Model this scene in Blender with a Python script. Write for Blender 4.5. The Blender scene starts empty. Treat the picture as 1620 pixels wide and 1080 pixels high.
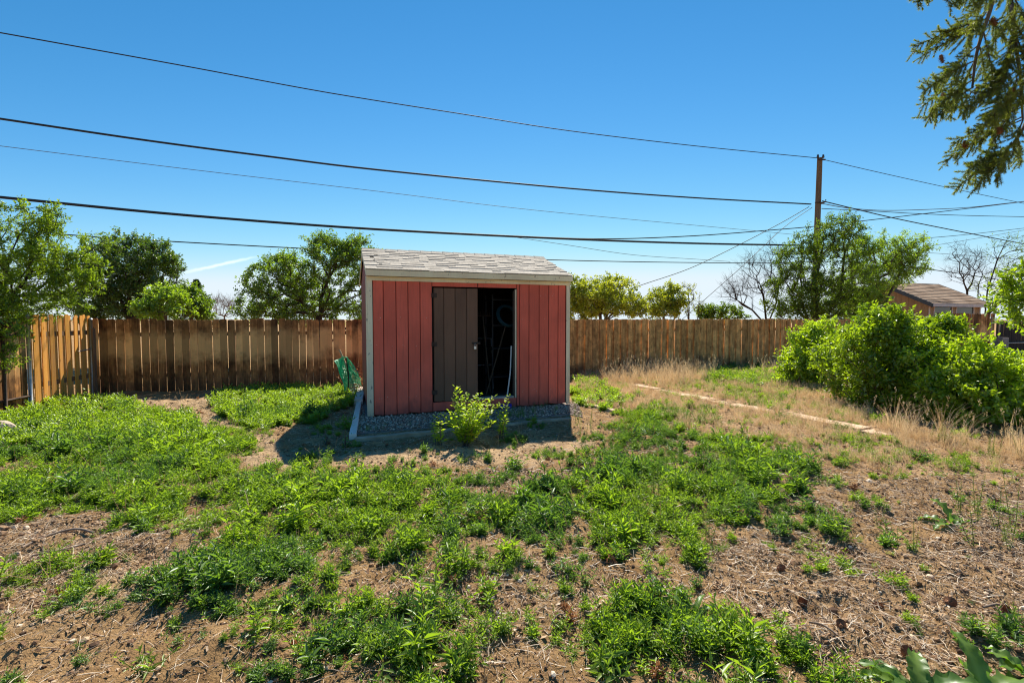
import bpy, math, random
import numpy as np
from mathutils import Vector, Matrix, Euler

R = math.radians
random.seed(7); rng = np.random.default_rng(7)
C = bpy.context.scene.collection
sc = bpy.context.scene

# ------------------------------------------------------------------ camera, sky, sun, exposure
F = 765.0; CAMH = 1.5; PITCH = math.atan(35 / F)
cam_d = bpy.data.cameras.new('camera'); cam = bpy.data.objects.new('camera', cam_d); C.objects.link(cam)
cam.location = (0, 0, CAMH); cam.rotation_euler = (R(90) - PITCH, 0, 0)
cam_d.sensor_width = 36; cam_d.lens = F / 1620 * 36; cam_d.clip_end = 3000; cam_d.clip_start = 0.05
sc.camera = cam

SUN = Vector((0.10, 1.0, 1.02)).normalized()          # towards the sun
SUN_EL = math.asin(SUN.z); SUN_AZ = math.atan2(SUN.x, SUN.y)
w = bpy.data.worlds.new('World'); sc.world = w; w.use_nodes = True
wt = w.node_tree; wt.nodes.clear()
wo = wt.nodes.new('ShaderNodeOutputWorld'); bg = wt.nodes.new('ShaderNodeBackground')
sky = wt.nodes.new('ShaderNodeTexSky'); sky.sky_type = 'NISHITA'; sky.sun_disc = False
sky.sun_elevation = SUN_EL; sky.sun_rotation = SUN_AZ
sky.altitude = 2000; sky.air_density = 1.15; sky.dust_density = 0.0; sky.ozone_density = 3.2
bg.inputs['Strength'].default_value = 0.116
def grade_sky(c, K=0.16):
    # the camera's rendering of a clear high-altitude sky: one curve per colour over the whole dome
    sp = wt.nodes.new('ShaderNodeSeparateColor'); cb = wt.nodes.new('ShaderNodeCombineColor'); wt.links.new(c, sp.inputs[0])
    for i, (g, k, cap) in enumerate(((1.95, .79, .62), (1.12, .62, .71), (1.0, .67, .77))):
        a = wt.nodes.new('ShaderNodeMath'); a.operation = 'MULTIPLY'; a.inputs[1].default_value = K; wt.links.new(sp.outputs[i], a.inputs[0])
        b = wt.nodes.new('ShaderNodeMath'); b.operation = 'POWER'; b.inputs[1].default_value = g; wt.links.new(a.outputs[0], b.inputs[0])
        d = wt.nodes.new('ShaderNodeMath'); d.operation = 'MULTIPLY'; d.inputs[1].default_value = k / K; wt.links.new(b.outputs[0], d.inputs[0])
        e = wt.nodes.new('ShaderNodeMath'); e.operation = 'SMOOTH_MIN'; e.inputs[1].default_value = cap / K; e.inputs[2].default_value = .25 / K; wt.links.new(d.outputs[0], e.inputs[0]); wt.links.new(e.outputs[0], cb.inputs[i])
    return cb.outputs[0]
sky_out = grade_sky(sky.outputs[0])
wt.links.new(bg.outputs[0], wo.inputs[0])
sl = bpy.data.lights.new('sun', 'SUN'); sl.energy = 5.0; sl.angle = R(0.53); sl.color = (1.0, 0.91, 0.76)
so = bpy.data.objects.new('sun', sl); C.objects.link(so)
so.rotation_euler = SUN.to_track_quat('Z', 'Y').to_euler(); so.location = (0, 0, 30)
sc.view_settings.view_transform = 'Standard'; sc.view_settings.look = 'None'
sc.view_settings.gamma = 1; sc.view_settings.use_curve_mapping = False
sc.view_settings.exposure = 0.85
sc.render.engine = 'CYCLES'
sc.cycles.max_bounces = 8; sc.cycles.transparent_max_bounces = 8
sc.cycles.sample_clamp_indirect = 6; sc.cycles.filter_width = 1.15

# ------------------------------------------------------------------ survey helpers (pixel of the photograph -> point of the place)
def ray(px, py):
    x = (px - 810) / F; y = -(py - 540) / F
    cp, sp = math.cos(PITCH), math.sin(PITCH)
    return Vector((x, cp + y * sp, -sp + y * cp))
def at(px, py, Y):
    d = ray(px, py); return Vector((0, 0, CAMH)) + d * (Y / d.y)
def gnd(px, py, h=0.0):
    d = ray(px, py); return Vector((0, 0, CAMH)) + d * ((h - CAMH) / d.z)
def on_line(px, o, d):
    """point on the ground line o + t d that the photo shows in column px"""
    k = (px - 810) / F
    t = (k * o[1] - o[0]) / (d[0] - k * d[1]); return t

# ------------------------------------------------------------------ numpy noise
_lat = np.random.default_rng(3).random((256, 256))
def vnoise(x, y):
    x = np.asarray(x, float); y = np.asarray(y, float)
    xi = np.floor(x).astype(int); yi = np.floor(y).astype(int)
    fx = x - xi; fy = y - yi
    fx = fx * fx * (3 - 2 * fx); fy = fy * fy * (3 - 2 * fy)
    a = _lat[xi & 255, yi & 255]; b = _lat[(xi + 1) & 255, yi & 255]
    c = _lat[xi & 255, (yi + 1) & 255]; d = _lat[(xi + 1) & 255, (yi + 1) & 255]
    return a * (1 - fx) * (1 - fy) + b * fx * (1 - fy) + c * (1 - fx) * fy + d * fx * fy
def fbm(x, y, o=4, g=0.5):
    s = 0; a = 1; t = 0
    for i in range(o):
        s = s + a * vnoise(x * 2 ** i + 17.3 * i, y * 2 ** i + 5.1 * i); t += a; a *= g
    return s / t

def smooth(a, b, x):
    t = np.clip((x - a) / (b - a), 0, 1); return t * t * (3 - 2 * t)

def poly_px(pts, h=0.0):
    return np.array([[gnd(px, py, h).x, gnd(px, py, h).y] for px, py in pts])
def inside(poly, x, y):
    r = np.zeros(np.shape(x), bool); n = len(poly)
    for i in range(n):
        x0, y0 = poly[i]; x1, y1 = poly[(i + 1) % n]
        c = ((y0 > y) != (y1 > y)) & (x < (x1 - x0) * (y - y0) / ((y1 - y0) if y1 != y0 else 1e-9) + x0)
        r ^= c
    return r

# ------------------------------------------------------------------ key lines of the place
SH_H = 0.06                                             # top of the gravel pad
A = gnd(585, 657, SH_H); B = gnd(898, 637, SH_H)
ex = (B - A).xy.normalized(); ey = Vector((-ex.y, ex.x))
SH_W = (B - A).xy.length; SH_D = 2.35; SH_ANG = math.atan2(ex.y, ex.x)
FA = gnd(150, 624); FB = gnd(1250, 578)
fdir = (FB - FA).xy.normalized(); fnor = Vector((-fdir.y, fdir.x)); FANG = math.atan2(fdir.y, fdir.x)
def shed_xy(lx, ly): return (A.x + ex.x * lx + ey.x * ly, A.y + ex.y * lx + ey.y * ly)
def to_shed(x, y):
    dx = x - A.x; dy = y - A.y; return dx * ex.x + dy * ex.y, dx * ey.x + dy * ey.y

PAD = [gnd(563, 690), gnd(903, 658), ]                  # front kerb line of the gravel pad
pad_poly = np.array([[PAD[0].x, PAD[0].y], [PAD[1].x, PAD[1].y], [gnd(922, 662).x, gnd(922, 662).y], [gnd(914, 643).x, gnd(914, 643).y],
                     shed_xy(SH_W + .25, 1.2), shed_xy(0, 1.6), [gnd(574, 622).x, gnd(574, 622).y]])

def height(x, y):
    x = np.asarray(x, float); y = np.asarray(y, float)
    big = (fbm(x * .35 + 4, y * .35, 3) - .5) * .10
    mid = (fbm(x * 1.3, y * 1.3 + 9, 3) - .5) * .06
    cl = np.clip(fbm(x * 5, y * 5, 3) - .5, -.2, .3) * .10
    fine = (fbm(x * 14, y * 14 + 3, 3) - .5) * .045
    near = 1 - smooth(9, 14, y)
    h = big * .6 + mid + (cl + fine) * near
    lx, ly = to_shed(x, y)
    m = smooth(-1.45, -1.15, ly) * (1 - smooth(2.6, 3.2, ly)) * smooth(-.75, -.45, lx) * (1 - smooth(SH_W + .3, SH_W + .6, lx))
    return h * (1 - m) + (.015 + fine * .4) * m

# ------------------------------------------------------------------ mesh helpers
class MB:
    def __init__(s): s.v = []; s.f = []
    def add(s, vs, fs):
        n = len(s.v); s.v += [tuple(v) for v in vs]; s.f += [tuple(i + n for i in f) for f in fs]; return s
    def box(s, x0, x1, y0, y1, z0, z1):
        return s.add([(x0, y0, z0), (x1, y0, z0), (x1, y1, z0), (x0, y1, z0), (x0, y0, z1), (x1, y0, z1), (x1, y1, z1), (x0, y1, z1)],
                     [(0, 3, 2, 1), (4, 5, 6, 7), (0, 1, 5, 4), (1, 2, 6, 5), (2, 3, 7, 6), (3, 0, 4, 7)])
    def cbox(s, x0, x1, y0, y1, z0, z1, c=.004):
        """box with its four upright edges chamfered"""
        ring = [(x0 + c, y0), (x1 - c, y0), (x1, y0 + c), (x1, y1 - c), (x1 - c, y1), (x0 + c, y1), (x0, y1 - c), (x0, y0 + c)]
        return s.prism(ring, z0, z1)
    def prism(s, ring, z0, z1):
        n = len(ring)
        return s.add([(x, y, z0) for x, y in ring] + [(x, y, z1) for x, y in ring],
                     [tuple(reversed(range(n))), tuple(range(n, 2 * n))] + [(i, (i + 1) % n, n + (i + 1) % n, n + i) for i in range(n)])
    def xprism(s, ring, y0, y1):
        """outline in x,z pushed along y"""
        n = len(ring)
        return s.add([(x, y0, z) for x, z in ring] + [(x, y1, z) for x, z in ring],
                     [tuple(range(n)), tuple(reversed(range(n, 2 * n)))] + [(i, n + i, n + (i + 1) % n, (i + 1) % n) for i in range(n)])
    def tube(s, pts, rad, n=6, cap=True):
        pts = [Vector(p) for p in pts]; rad = rad if isinstance(rad, (list, tuple)) else [rad] * len(pts)
        vs = []; 
        up = Vector((0, 0, 1))
        for i, p in enumerate(pts):
            d = (pts[min(i + 1, len(pts) - 1)] - pts[max(i - 1, 0)]).normalized()
            u = up if abs(d.dot(up)) < .95 else Vector((1, 0, 0))
            a = d.cross(u).normalized(); b = d.cross(a).normalized()
            for k in range(n):
                t = 2 * math.pi * k / n; vs.append(p + (a * math.cos(t) + b * math.sin(t)) * rad[i])
        fs = []
        for i in range(len(pts) - 1):
            for k in range(n):
                fs.append((i * n + k, i * n + (k + 1) % n, (i + 1) * n + (k + 1) % n, (i + 1) * n + k))
        if cap:
            fs.append(tuple(range(n))); fs.append(tuple(reversed(range((len(pts) - 1) * n, len(pts) * n))))
        return s.add(vs, fs)
    def mesh(s, name, mat, smooth_=False):
        m = bpy.data.meshes.new(name); m.from_pydata(s.v, [], s.f); m.update()
        if mat: m.materials.append(mat)
        if smooth_: m.polygons.foreach_set('use_smooth', [True] * len(m.polygons))
        return m
    def build(s, name, mat, parent=None, loc=None, smooth_=False):
        return obj(name, s.mesh(name, mat, smooth_), parent, loc)

def obj(name, mesh, parent=None, loc=None, rot=None):
    o = bpy.data.objects.new(name, mesh); C.objects.link(o)
    if parent: o.parent = parent
    if loc is not None: o.location = loc
    if rot is not None: o.rotation_euler = rot
    return o
def tag(o, label=None, cat=None, group=None, kind=None):
    if label: o['label'] = label
    if cat: o['category'] = cat
    if group: o['group'] = group
    if kind: o['kind'] = kind
    return o
def thing(name, label, cat, loc=(0, 0, 0), rz=0, group=None):
    o = bpy.data.objects.new(name, None); C.objects.link(o); o.location = loc; o.rotation_euler = (0, 0, rz); o.empty_display_size = .2
    return tag(o, label, cat, group)

def np_mesh(name, V, Fc, mat, tone=None, smooth_=False):
    """V (n,3), Fc (m,k) all faces with k corners"""
    m = bpy.data.meshes.new(name); V = np.asarray(V, np.float32); Fc = np.asarray(Fc, np.int32)
    k = Fc.shape[1]; m.vertices.add(len(V)); m.vertices.foreach_set('co', V.ravel())
    m.loops.add(Fc.size); m.loops.foreach_set('vertex_index', Fc.ravel())
    m.polygons.add(len(Fc)); m.polygons.foreach_set('loop_start', np.arange(len(Fc), dtype=np.int32) * k)
    m.polygons.foreach_set('loop_total', np.full(len(Fc), k, np.int32))
    if smooth_: m.polygons.foreach_set('use_smooth', np.ones(len(Fc), bool))
    if tone is not None:
        a = m.attributes.new('tone', 'FLOAT', 'POINT'); a.data.foreach_set('value', np.asarray(tone, np.float32))
    m.update(calc_edges=True)
    if mat: m.materials.append(mat)
    return m

def unit(a): return a / np.maximum(np.linalg.norm(a, axis=-1, keepdims=True), 1e-9)

def leaves(P, D, N, L, W, fold=.25, droop=.0):
    """one small folded leaf per row: base P, direction D, face normal N, length L, width W"""
    D = unit(D); S = unit(np.cross(D, N)); N = unit(np.cross(S, D)); L = L[:, None]; W = W[:, None]
    b = P; t = P + D * L - N * L * droop
    mid = P + D * L * .45
    l = mid - S * W * .5 + N * W * fold; r = mid + S * W * .5 + N * W * fold
    n = len(P); V = np.stack([b, r, t, l], 1).reshape(-1, 3)
    i = np.arange(n) * 4
    Fc = np.concatenate([np.stack([i, i + 1, i + 2], 1), np.stack([i, i + 2, i + 3], 1)])
    return V, Fc

# ------------------------------------------------------------------ materials
def nodes(name):
    m = bpy.data.materials.new(name); m.use_nodes = True; t = m.node_tree; t.nodes.clear()
    out = t.nodes.new('ShaderNodeOutputMaterial'); return m, t, out
def ramp(t, fac, stops):
    r = t.nodes.new('ShaderNodeValToRGB'); e = r.color_ramp.elements
    while len(e) < len(stops): e.new(.5)
    for i, (p, c) in enumerate(stops): e[i].position = p; e[i].color = (*c, 1)
    t.links.new(fac, r.inputs[0]); return r.outputs[0]
def mth(t, op, a, b=None, c=None):
    n = t.nodes.new('ShaderNodeMath'); n.operation = op
    for i, v in enumerate((a, b, c)):
        if v is None: continue
        if isinstance(v, (int, float)): n.inputs[i].default_value = v
        else: t.links.new(v, n.inputs[i])
    return n.outputs[0]
def mix(t, fac, a, b, mode='MIX'):
    n = t.nodes.new('ShaderNodeMix'); n.data_type = 'RGBA'; n.blend_type = mode
    for s, v in ((n.inputs[0], fac), (n.inputs[6], a), (n.inputs[7], b)):
        if isinstance(v, (int, float)): s.default_value = v
        elif isinstance(v, tuple): s.default_value = (*v, 1)
        else: t.links.new(v, s)
    return n.outputs[2]
def coords(t, stretch=(1, 1, 1), rand=True, kind='Object'):
    c = t.nodes.new('ShaderNodeTexCoord').outputs[kind]
    mp = t.nodes.new('ShaderNodeMapping'); mp.inputs['Scale'].default_value = stretch
    if rand:
        oi = t.nodes.new('ShaderNodeObjectInfo')
        add = t.nodes.new('ShaderNodeVectorMath'); add.operation = 'ADD'; t.links.new(c, add.inputs[0])
        sc_ = t.nodes.new('ShaderNodeVectorMath'); sc_.operation = 'SCALE'; sc_.inputs[0].default_value = (7.3, 5.1, 9.7); t.links.new(oi.outputs['Random'], sc_.inputs['Scale'])
        t.links.new(sc_.outputs[0], add.inputs[1]); c = add.outputs[0]
    t.links.new(c, mp.inputs[0]); return mp.outputs[0]
def noise(t, co, scale, detail=4, rough=.55, dist=0):
    n = t.nodes.new('ShaderNodeTexNoise'); n.inputs['Scale'].default_value = scale; n.inputs['Detail'].default_value = detail
    n.inputs['Roughness'].default_value = rough; n.inputs['Distortion'].default_value = dist
    t.links.new(co, n.inputs['Vector']); return n.outputs[0]
def bump(t, h, strength=.3, dist=.01):
    b = t.nodes.new('ShaderNodeBump'); b.inputs['Strength'].default_value = strength; b.inputs['Distance'].default_value = dist
    t.links.new(h, b.inputs['Height']); return b.outputs[0]
def principled(t, out, col, rough=.7, normal=None, spec=.3, metal=0):
    p = t.nodes.new('ShaderNodeBsdfPrincipled')
    if isinstance(col, tuple): p.inputs['Base Color'].default_value = (*col, 1)
    else: t.links.new(col, p.inputs['Base Color'])
    if isinstance(rough, (int, float)): p.inputs['Roughness'].default_value = rough
    else: t.links.new(rough, p.inputs['Roughness'])
    p.inputs['Specular IOR Level'].default_value = spec; p.inputs['Metallic'].default_value = metal
    if normal is not None: t.links.new(normal, p.inputs['Normal'])
    t.links.new(p.outputs[0], out.inputs[0]); return p

def simple(name, c1, c2, scale=8, rough=.7, stretch=(1, 1, 1), bmp=.3, bd=.004, var=.0, spec=.3, metal=0, fine=None):
    """two-tone noise material with relief; var = brightness spread between objects"""
    m, t, out = nodes(name); co = coords(t, stretch)
    n = noise(t, co, scale, 5)
    col = ramp(t, n, [(.3, c1), (.7, c2)])
    if var:
        oi = t.nodes.new('ShaderNodeObjectInfo').outputs['Random']
        v = mth(t, 'MULTIPLY_ADD', oi, 2 * var, 1 - var)
        cb = t.nodes.new('ShaderNodeCombineColor'); [t.links.new(v, cb.inputs[i]) for i in range(3)]
        col = mix(t, 1.0, col, cb.outputs[0], 'MULTIPLY')
    n2 = noise(t, co, fine or scale * 6, 4)
    principled(t, out, col, rough, bump(t, n2, bmp, bd), spec, metal); return m

def wood(name, dark, light, wear=None, var=.25, scale=1.0, band=None, spec=.2):
    """board wood: grain along z, knots, object to object spread; band = (z centre, half width, colour, amount)"""
    m, t, out = nodes(name)
    co = coords(t, (38 * scale, 38 * scale, 1.6 * scale)); g = noise(t, co, 1.0, 6, .65, .4)
    co2 = coords(t, (6, 6, 2.2)); b = noise(t, co2, 1.0, 4, .6)
    col = ramp(t, g, [(.25, dark), (.75, light)])
    if wear:
        col = mix(t, ramp(t, b, [(.42, (0, 0, 0)), (.68, (1, 1, 1))]), col, wear)
    vo = t.nodes.new('ShaderNodeTexVoronoi'); vo.inputs['Scale'].default_value = 1.0
    t.links.new(coords(t, (9, 9, 3.2)), vo.inputs['Vector'])
    knot = ramp(t, vo.outputs['Distance'], [(.05, (1, 1, 1)), (.13, (0, 0, 0))])
    col = mix(t, mth(t, 'MULTIPLY', knot, .75), col, tuple(c * .35 for c in dark))
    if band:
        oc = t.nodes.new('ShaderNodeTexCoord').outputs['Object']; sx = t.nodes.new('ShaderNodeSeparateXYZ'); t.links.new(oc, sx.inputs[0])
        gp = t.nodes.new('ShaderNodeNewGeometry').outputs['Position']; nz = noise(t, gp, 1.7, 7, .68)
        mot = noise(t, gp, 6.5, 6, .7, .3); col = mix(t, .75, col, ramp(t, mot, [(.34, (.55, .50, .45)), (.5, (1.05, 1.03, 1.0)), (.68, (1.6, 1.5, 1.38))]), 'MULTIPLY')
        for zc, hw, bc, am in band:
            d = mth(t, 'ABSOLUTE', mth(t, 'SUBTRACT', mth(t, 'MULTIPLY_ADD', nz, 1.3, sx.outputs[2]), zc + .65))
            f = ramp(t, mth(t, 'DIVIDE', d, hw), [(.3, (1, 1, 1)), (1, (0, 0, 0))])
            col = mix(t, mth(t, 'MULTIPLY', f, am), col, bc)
    oi = t.nodes.new('ShaderNodeObjectInfo').outputs['Random']
    v = mth(t, 'MULTIPLY_ADD', oi, 2 * var, 1 - var)
    cb = t.nodes.new('ShaderNodeCombineColor'); [t.links.new(v, cb.inputs[i]) for i in range(3)]
    col = mix(t, 1.0, col, cb.outputs[0], 'MULTIPLY')
    principled(t, out, col, .8, bump(t, g, .5, .004), spec); return m

def leafmat(name, c1, c2, trans=.5, gloss=.07, tcol=None, rough=.4):
    """leaf: diffuse + translucent + sheen, blended between c1 and c2 by leaf tone and by instance"""
    m, t, out = nodes(name)
    a = t.nodes.new('ShaderNodeAttribute'); a.attribute_name = 'tone'
    oi = t.nodes.new('ShaderNodeObjectInfo').outputs['Random']
    f = mth(t, 'MULTIPLY_ADD', oi, .35, mth(t, 'MULTIPLY', a.outputs['Fac'], .75))
    col = mix(t, f, c1, c2)
    tc = mix(t, 1.0, col, tcol or (1.75, 1.9, .55), 'MULTIPLY')
    d = t.nodes.new('ShaderNodeBsdfDiffuse'); tr = t.nodes.new('ShaderNodeBsdfTranslucent'); g = t.nodes.new('ShaderNodeBsdfGlossy')
    g.inputs['Roughness'].default_value = rough; g.inputs['Color'].default_value = (.9, .95, 1, 1)
    t.links.new(col, d.inputs[0]); t.links.new(tc, tr.inputs[0])
    m1 = t.nodes.new('ShaderNodeMixShader'); m1.inputs[0].default_value = trans; t.links.new(d.outputs[0], m1.inputs[1]); t.links.new(tr.outputs[0], m1.inputs[2])
    m2 = t.nodes.new('ShaderNodeMixShader'); m2.inputs[0].default_value = gloss; t.links.new(m1.outputs[0], m2.inputs[1]); t.links.new(g.outputs[0], m2.inputs[2])
    t.links.new(m2.outputs[0], out.inputs[0]); return m

M = {}
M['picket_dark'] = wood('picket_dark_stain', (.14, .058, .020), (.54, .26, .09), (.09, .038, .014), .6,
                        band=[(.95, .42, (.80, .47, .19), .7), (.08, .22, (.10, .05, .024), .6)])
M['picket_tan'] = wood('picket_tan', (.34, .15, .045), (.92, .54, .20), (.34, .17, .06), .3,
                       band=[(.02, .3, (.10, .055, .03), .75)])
M['picket_gold'] = wood('picket_gold', (.42, .15, .02), (.92, .46, .09), (.66, .32, .10), .42)
M['picket_grey'] = wood('picket_grey', (.02, .016, .014), (.05, .042, .036), None, .2)
M['rail'] = wood('rail_wood', (.12, .07, .04), (.3, .18, .1), None, .1)
M['red'] = None
def paint(name, col, dirt, var=.05, peel=None, low=None):
    """painted board: wood-grain relief, faint fading, splash dirt at the foot"""
    m, t, out = nodes(name)
    co = coords(t, (60, 60, 2.5)); g = noise(t, co, 1, 5, .6, .3); n = noise(t, coords(t, (2.2, 2.2, 1.3)), 1, 5)
    c = ramp(t, n, [(.3, tuple(x * .80 for x in col)), (.7, tuple(min(1, x * 1.14) for x in col))])
    c = mix(t, ramp(t, g, [(.2, (.35,) * 3), (.5, (0, 0, 0))]), c, dirt)
    if low:
        oc = t.nodes.new('ShaderNodeTexCoord').outputs['Object']; sx = t.nodes.new('ShaderNodeSeparateXYZ'); t.links.new(oc, sx.inputs[0])
        f = ramp(t, mth(t, 'MULTIPLY_ADD', noise(t, coords(t, (9, 9, 5)), 1, 4), .5, sx.outputs[2]), [(.2, (1, 1, 1)), (low, (0, 0, 0))])
        c = mix(t, mth(t, 'MULTIPLY', f, .75), c, dirt)
    if peel:
        p = noise(t, coords(t, (14, 14, 7)), 1, 5, .7)
        c = mix(t, ramp(t, p, [(.62, (0, 0, 0)), (.66, (1, 1, 1))]), c, peel)
    oi = t.nodes.new('ShaderNodeObjectInfo').outputs['Random']
    v = mth(t, 'MULTIPLY_ADD', oi, 2 * var, 1 - var); cb = t.nodes.new('ShaderNodeCombineColor'); [t.links.new(v, cb.inputs[i]) for i in range(3)]
    c = mix(t, 1.0, c, cb.outputs[0], 'MULTIPLY')
    principled(t, out, c, .62, bump(t, g, .35, .003), .3); return m
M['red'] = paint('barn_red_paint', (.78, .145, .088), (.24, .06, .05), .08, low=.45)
M['red_side'] = paint('barn_red_paint_side', (.40, .10, .07), (.2, .06, .045), .05)  # same red darkened on sides and rear to weaken their red bounce light
M['cream'] = paint('cream_paint', (.95, .77, .50), (.74, .56, .36), .03, peel=(.42, .34, .24))
M['cream_worn'] = paint('cream_paint_worn', (.95, .78, .54), (.60, .42, .27), .03, peel=(.30, .25, .19), low=.8)
M['door'] = paint('dark_brown_paint', (.17, .088, .052), (.06, .034, .022), .12)
M['shingle'] = simple('grey_brown_shingle', (.34, .305, .26), (.58, .53, .455), 30, .95, bmp=.6, bd=.003, var=.14, spec=.1, fine=260)
M['shingle_brown'] = simple('brown_shingle', (.17, .11, .075), (.52, .38, .27), 1.4, .95, (1, 1, 2), bmp=.6, bd=.01, var=.1, spec=.1, fine=60)
M['plank_grey'] = simple('weathered_white_plank', (.70, .62, .52), (.88, .80, .70), 10, .7, (3, 3, 3), var=.05)
M['concrete'] = simple('old_concrete', (.50, .355, .23), (.66, .49, .34), 5, .95, bmp=.8, bd=.006, fine=60)
M['concrete_grey'] = simple('grey_concrete', (.30, .22, .15), (.52, .41, .29), 7, .95, bmp=.8, bd=.006, fine=60)
M['steel'] = simple('galvanised_steel', (.30, .31, .32), (.45, .46, .47), 20, .45, metal=.7, spec=.5, bmp=.1)
M['iron'] = simple('rusty_iron', (.05, .035, .028), (.1, .06, .04), 30, .7, metal=.3)
M['cable'] = simple('black_cable', (.012, .013, .015), (.025, .026, .03), 5, .6)
M['cable_thin'] = simple('grey_wire', (.10, .12, .15), (.16, .18, .22), 5, .6)
M['pole'] = wood('pole_wood', (.085, .065, .055), (.22, .175, .15), None, 0, .5)
M['insulator'] = simple('dark_insulator', (.02, .02, .025), (.05, .05, .06), 5, .3, spec=.6)
M['bark'] = simple('grey_brown_bark', (.07, .05, .038), (.17, .13, .1), 9, .95, (1, 1, .4), bmp=.8, bd=.01)
M['bark_dark'] = simple('dark_bark', (.03, .022, .018), (.085, .06, .045), 9, .95, (1, 1, .4), bmp=.8, bd=.01)
M['bark_pale'] = simple('pale_twig_bark', (.17, .125, .095), (.30, .23, .18), 9, .95, (1, 1, .4), bmp=.5, bd=.01)
M['net'] = simple('green_plastic_net', (.02, .46, .22), (.06, .68, .36), 9, .45, spec=.5)
M['stake'] = simple('raw_pine_stake', (.5, .34, .2), (.66, .48, .31), 9, .7, (4, 4, 1))
M['black_in'] = simple('shade_black_board', (.012, .010, .009), (.025, .02, .018), 6, .9)  # near black: shade inside the shed put into the board colour
M['blue'] = simple('blue_plastic', (.01, .02, .32), (.02, .05, .5), 6, .4)
M['teal'] = simple('teal_tarp', (.008, .03, .035), (.014, .05, .06), 6, .5)  # hose teal darkened to carry the shed's inner shade
M['tool_wood'] = simple('ash_tool_handle', (.06, .045, .03), (.10, .075, .055), 6, .5, (8, 8, 1))  # handle wood darkened, shed dimness painted into it
M['white'] = simple('white_metal', (.6, .6, .6), (.75, .75, .74), 6, .4)
M['padlock'] = simple('brushed_padlock', (.62, .6, .56), (.78, .76, .72), 20, .35, metal=.6)
M['brown_wall'] = wood('brown_wall_boards', (.28, .16, .085), (.48, .31, .18), None, .1)
M['trim_white'] = simple('off_white_trim', (.62, .50, .44), (.74, .62, .55), 6, .7)
M['glass'] = simple('dark_glass', (.03, .035, .05), (.06, .07, .09), 2, .12, spec=.6, bmp=0)
M['stone'] = simple('pale_sandstone', (.42, .33, .26), (.62, .50, .40), 6, .95, bmp=.8, bd=.01)
M['block'] = simple('cinder_block', (.22, .19, .17), (.34, .30, .27), 12, .95, bmp=.8, bd=.01)
M['cone'] = simple('pine_cone_scales', (.11, .045, .024), (.34, .16, .08), 40, .85)

# leaves
M['l_weed'] = leafmat('weed_leaf', (.06, .125, .018), (.27, .38, .045), .44, .03)
M['l_weed2'] = leafmat('ground_cover_leaf', (.08, .155, .018), (.30, .40, .045), .5, .05)
M['l_weed_blue'] = leafmat('blue_green_weed_leaf', (.04, .095, .028), (.17, .28, .06), .38, .035)
M['l_feather'] = leafmat('feathery_weed_leaf', (.09, .14, .03), (.18, .25, .05), .4, .04)
M['l_dry'] = leafmat('dry_grass_blade', (.46, .29, .14), (.86, .70, .46), .35, .03, (1.05, 1, .85))
M['l_dead'] = leafmat('dead_leaf', (.16, .065, .03), (.42, .22, .11), .3, .03, (1.1, .9, .7))
M['l_dark'] = leafmat('dark_tree_leaf', (.03, .07, .010), (.17, .25, .022), .42, .07)
M['l_mid'] = leafmat('tree_leaf', (.04, .085, .010), (.21, .30, .03), .48, .06)
M['l_elm'] = leafmat('elm_leaf', (.035, .08, .010), (.24, .32, .03), .45, .03)
M['l_yellow'] = leafmat('young_yellow_green_leaf', (.11, .16, .012), (.42, .46, .045), .5, .05, (1.5, 1.5, .55))
M['l_bush'] = leafmat('bush_leaf', (.035, .09, .008), (.36, .46, .03), .48, .05)
M['l_sap'] = leafmat('sapling_leaf', (.24, .34, .03), (.44, .50, .06), .5, .03, rough=.5)
M['l_broad'] = leafmat('broad_dock_leaf', (.07, .15, .025), (.20, .32, .07), .45, .03)
M['l_spruce'] = leafmat('spruce_needle', (.07, .10, .03), (.25, .28, .06), .38, .04, (1.5, 1.6, .6))
M['l_tip'] = leafmat('fresh_spruce_tip', (.22, .30, .03), (.38, .44, .06), .4, .04, (1.3, 1.3, .6))
M['l_conifer'] = leafmat('far_conifer_needle', (.02, .045, .03), (.04, .08, .045), .2, .03)
M['straw'] = leafmat('straw', (.24, .15, .08), (.85, .70, .52), .15, .06, (1, 1, .9))
def chipmat():
    m, t, out = nodes('wood_chip'); oi = t.nodes.new('ShaderNodeObjectInfo').outputs['Random']
    c = ramp(t, oi, [(0, (.07, .038, .022)), (.3, (.20, .11, .06)), (.6, (.36, .23, .13)), (.88, (.52, .37, .24)), (1, (.72, .60, .46))])
    principled(t, out, c, .9); return m
M['chip'] = chipmat()
def gravelmat():
    m, t, out = nodes('gravel_stone'); oi = t.nodes.new('ShaderNodeObjectInfo').outputs['Random']
    c = ramp(t, oi, [(0, (.14, .10, .07)), (.4, (.36, .26, .19)), (.75, (.56, .43, .33)), (1, (.8, .68, .55))])
    principled(t, out, c, .85); return m
M['gravel'] = gravelmat()

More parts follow.
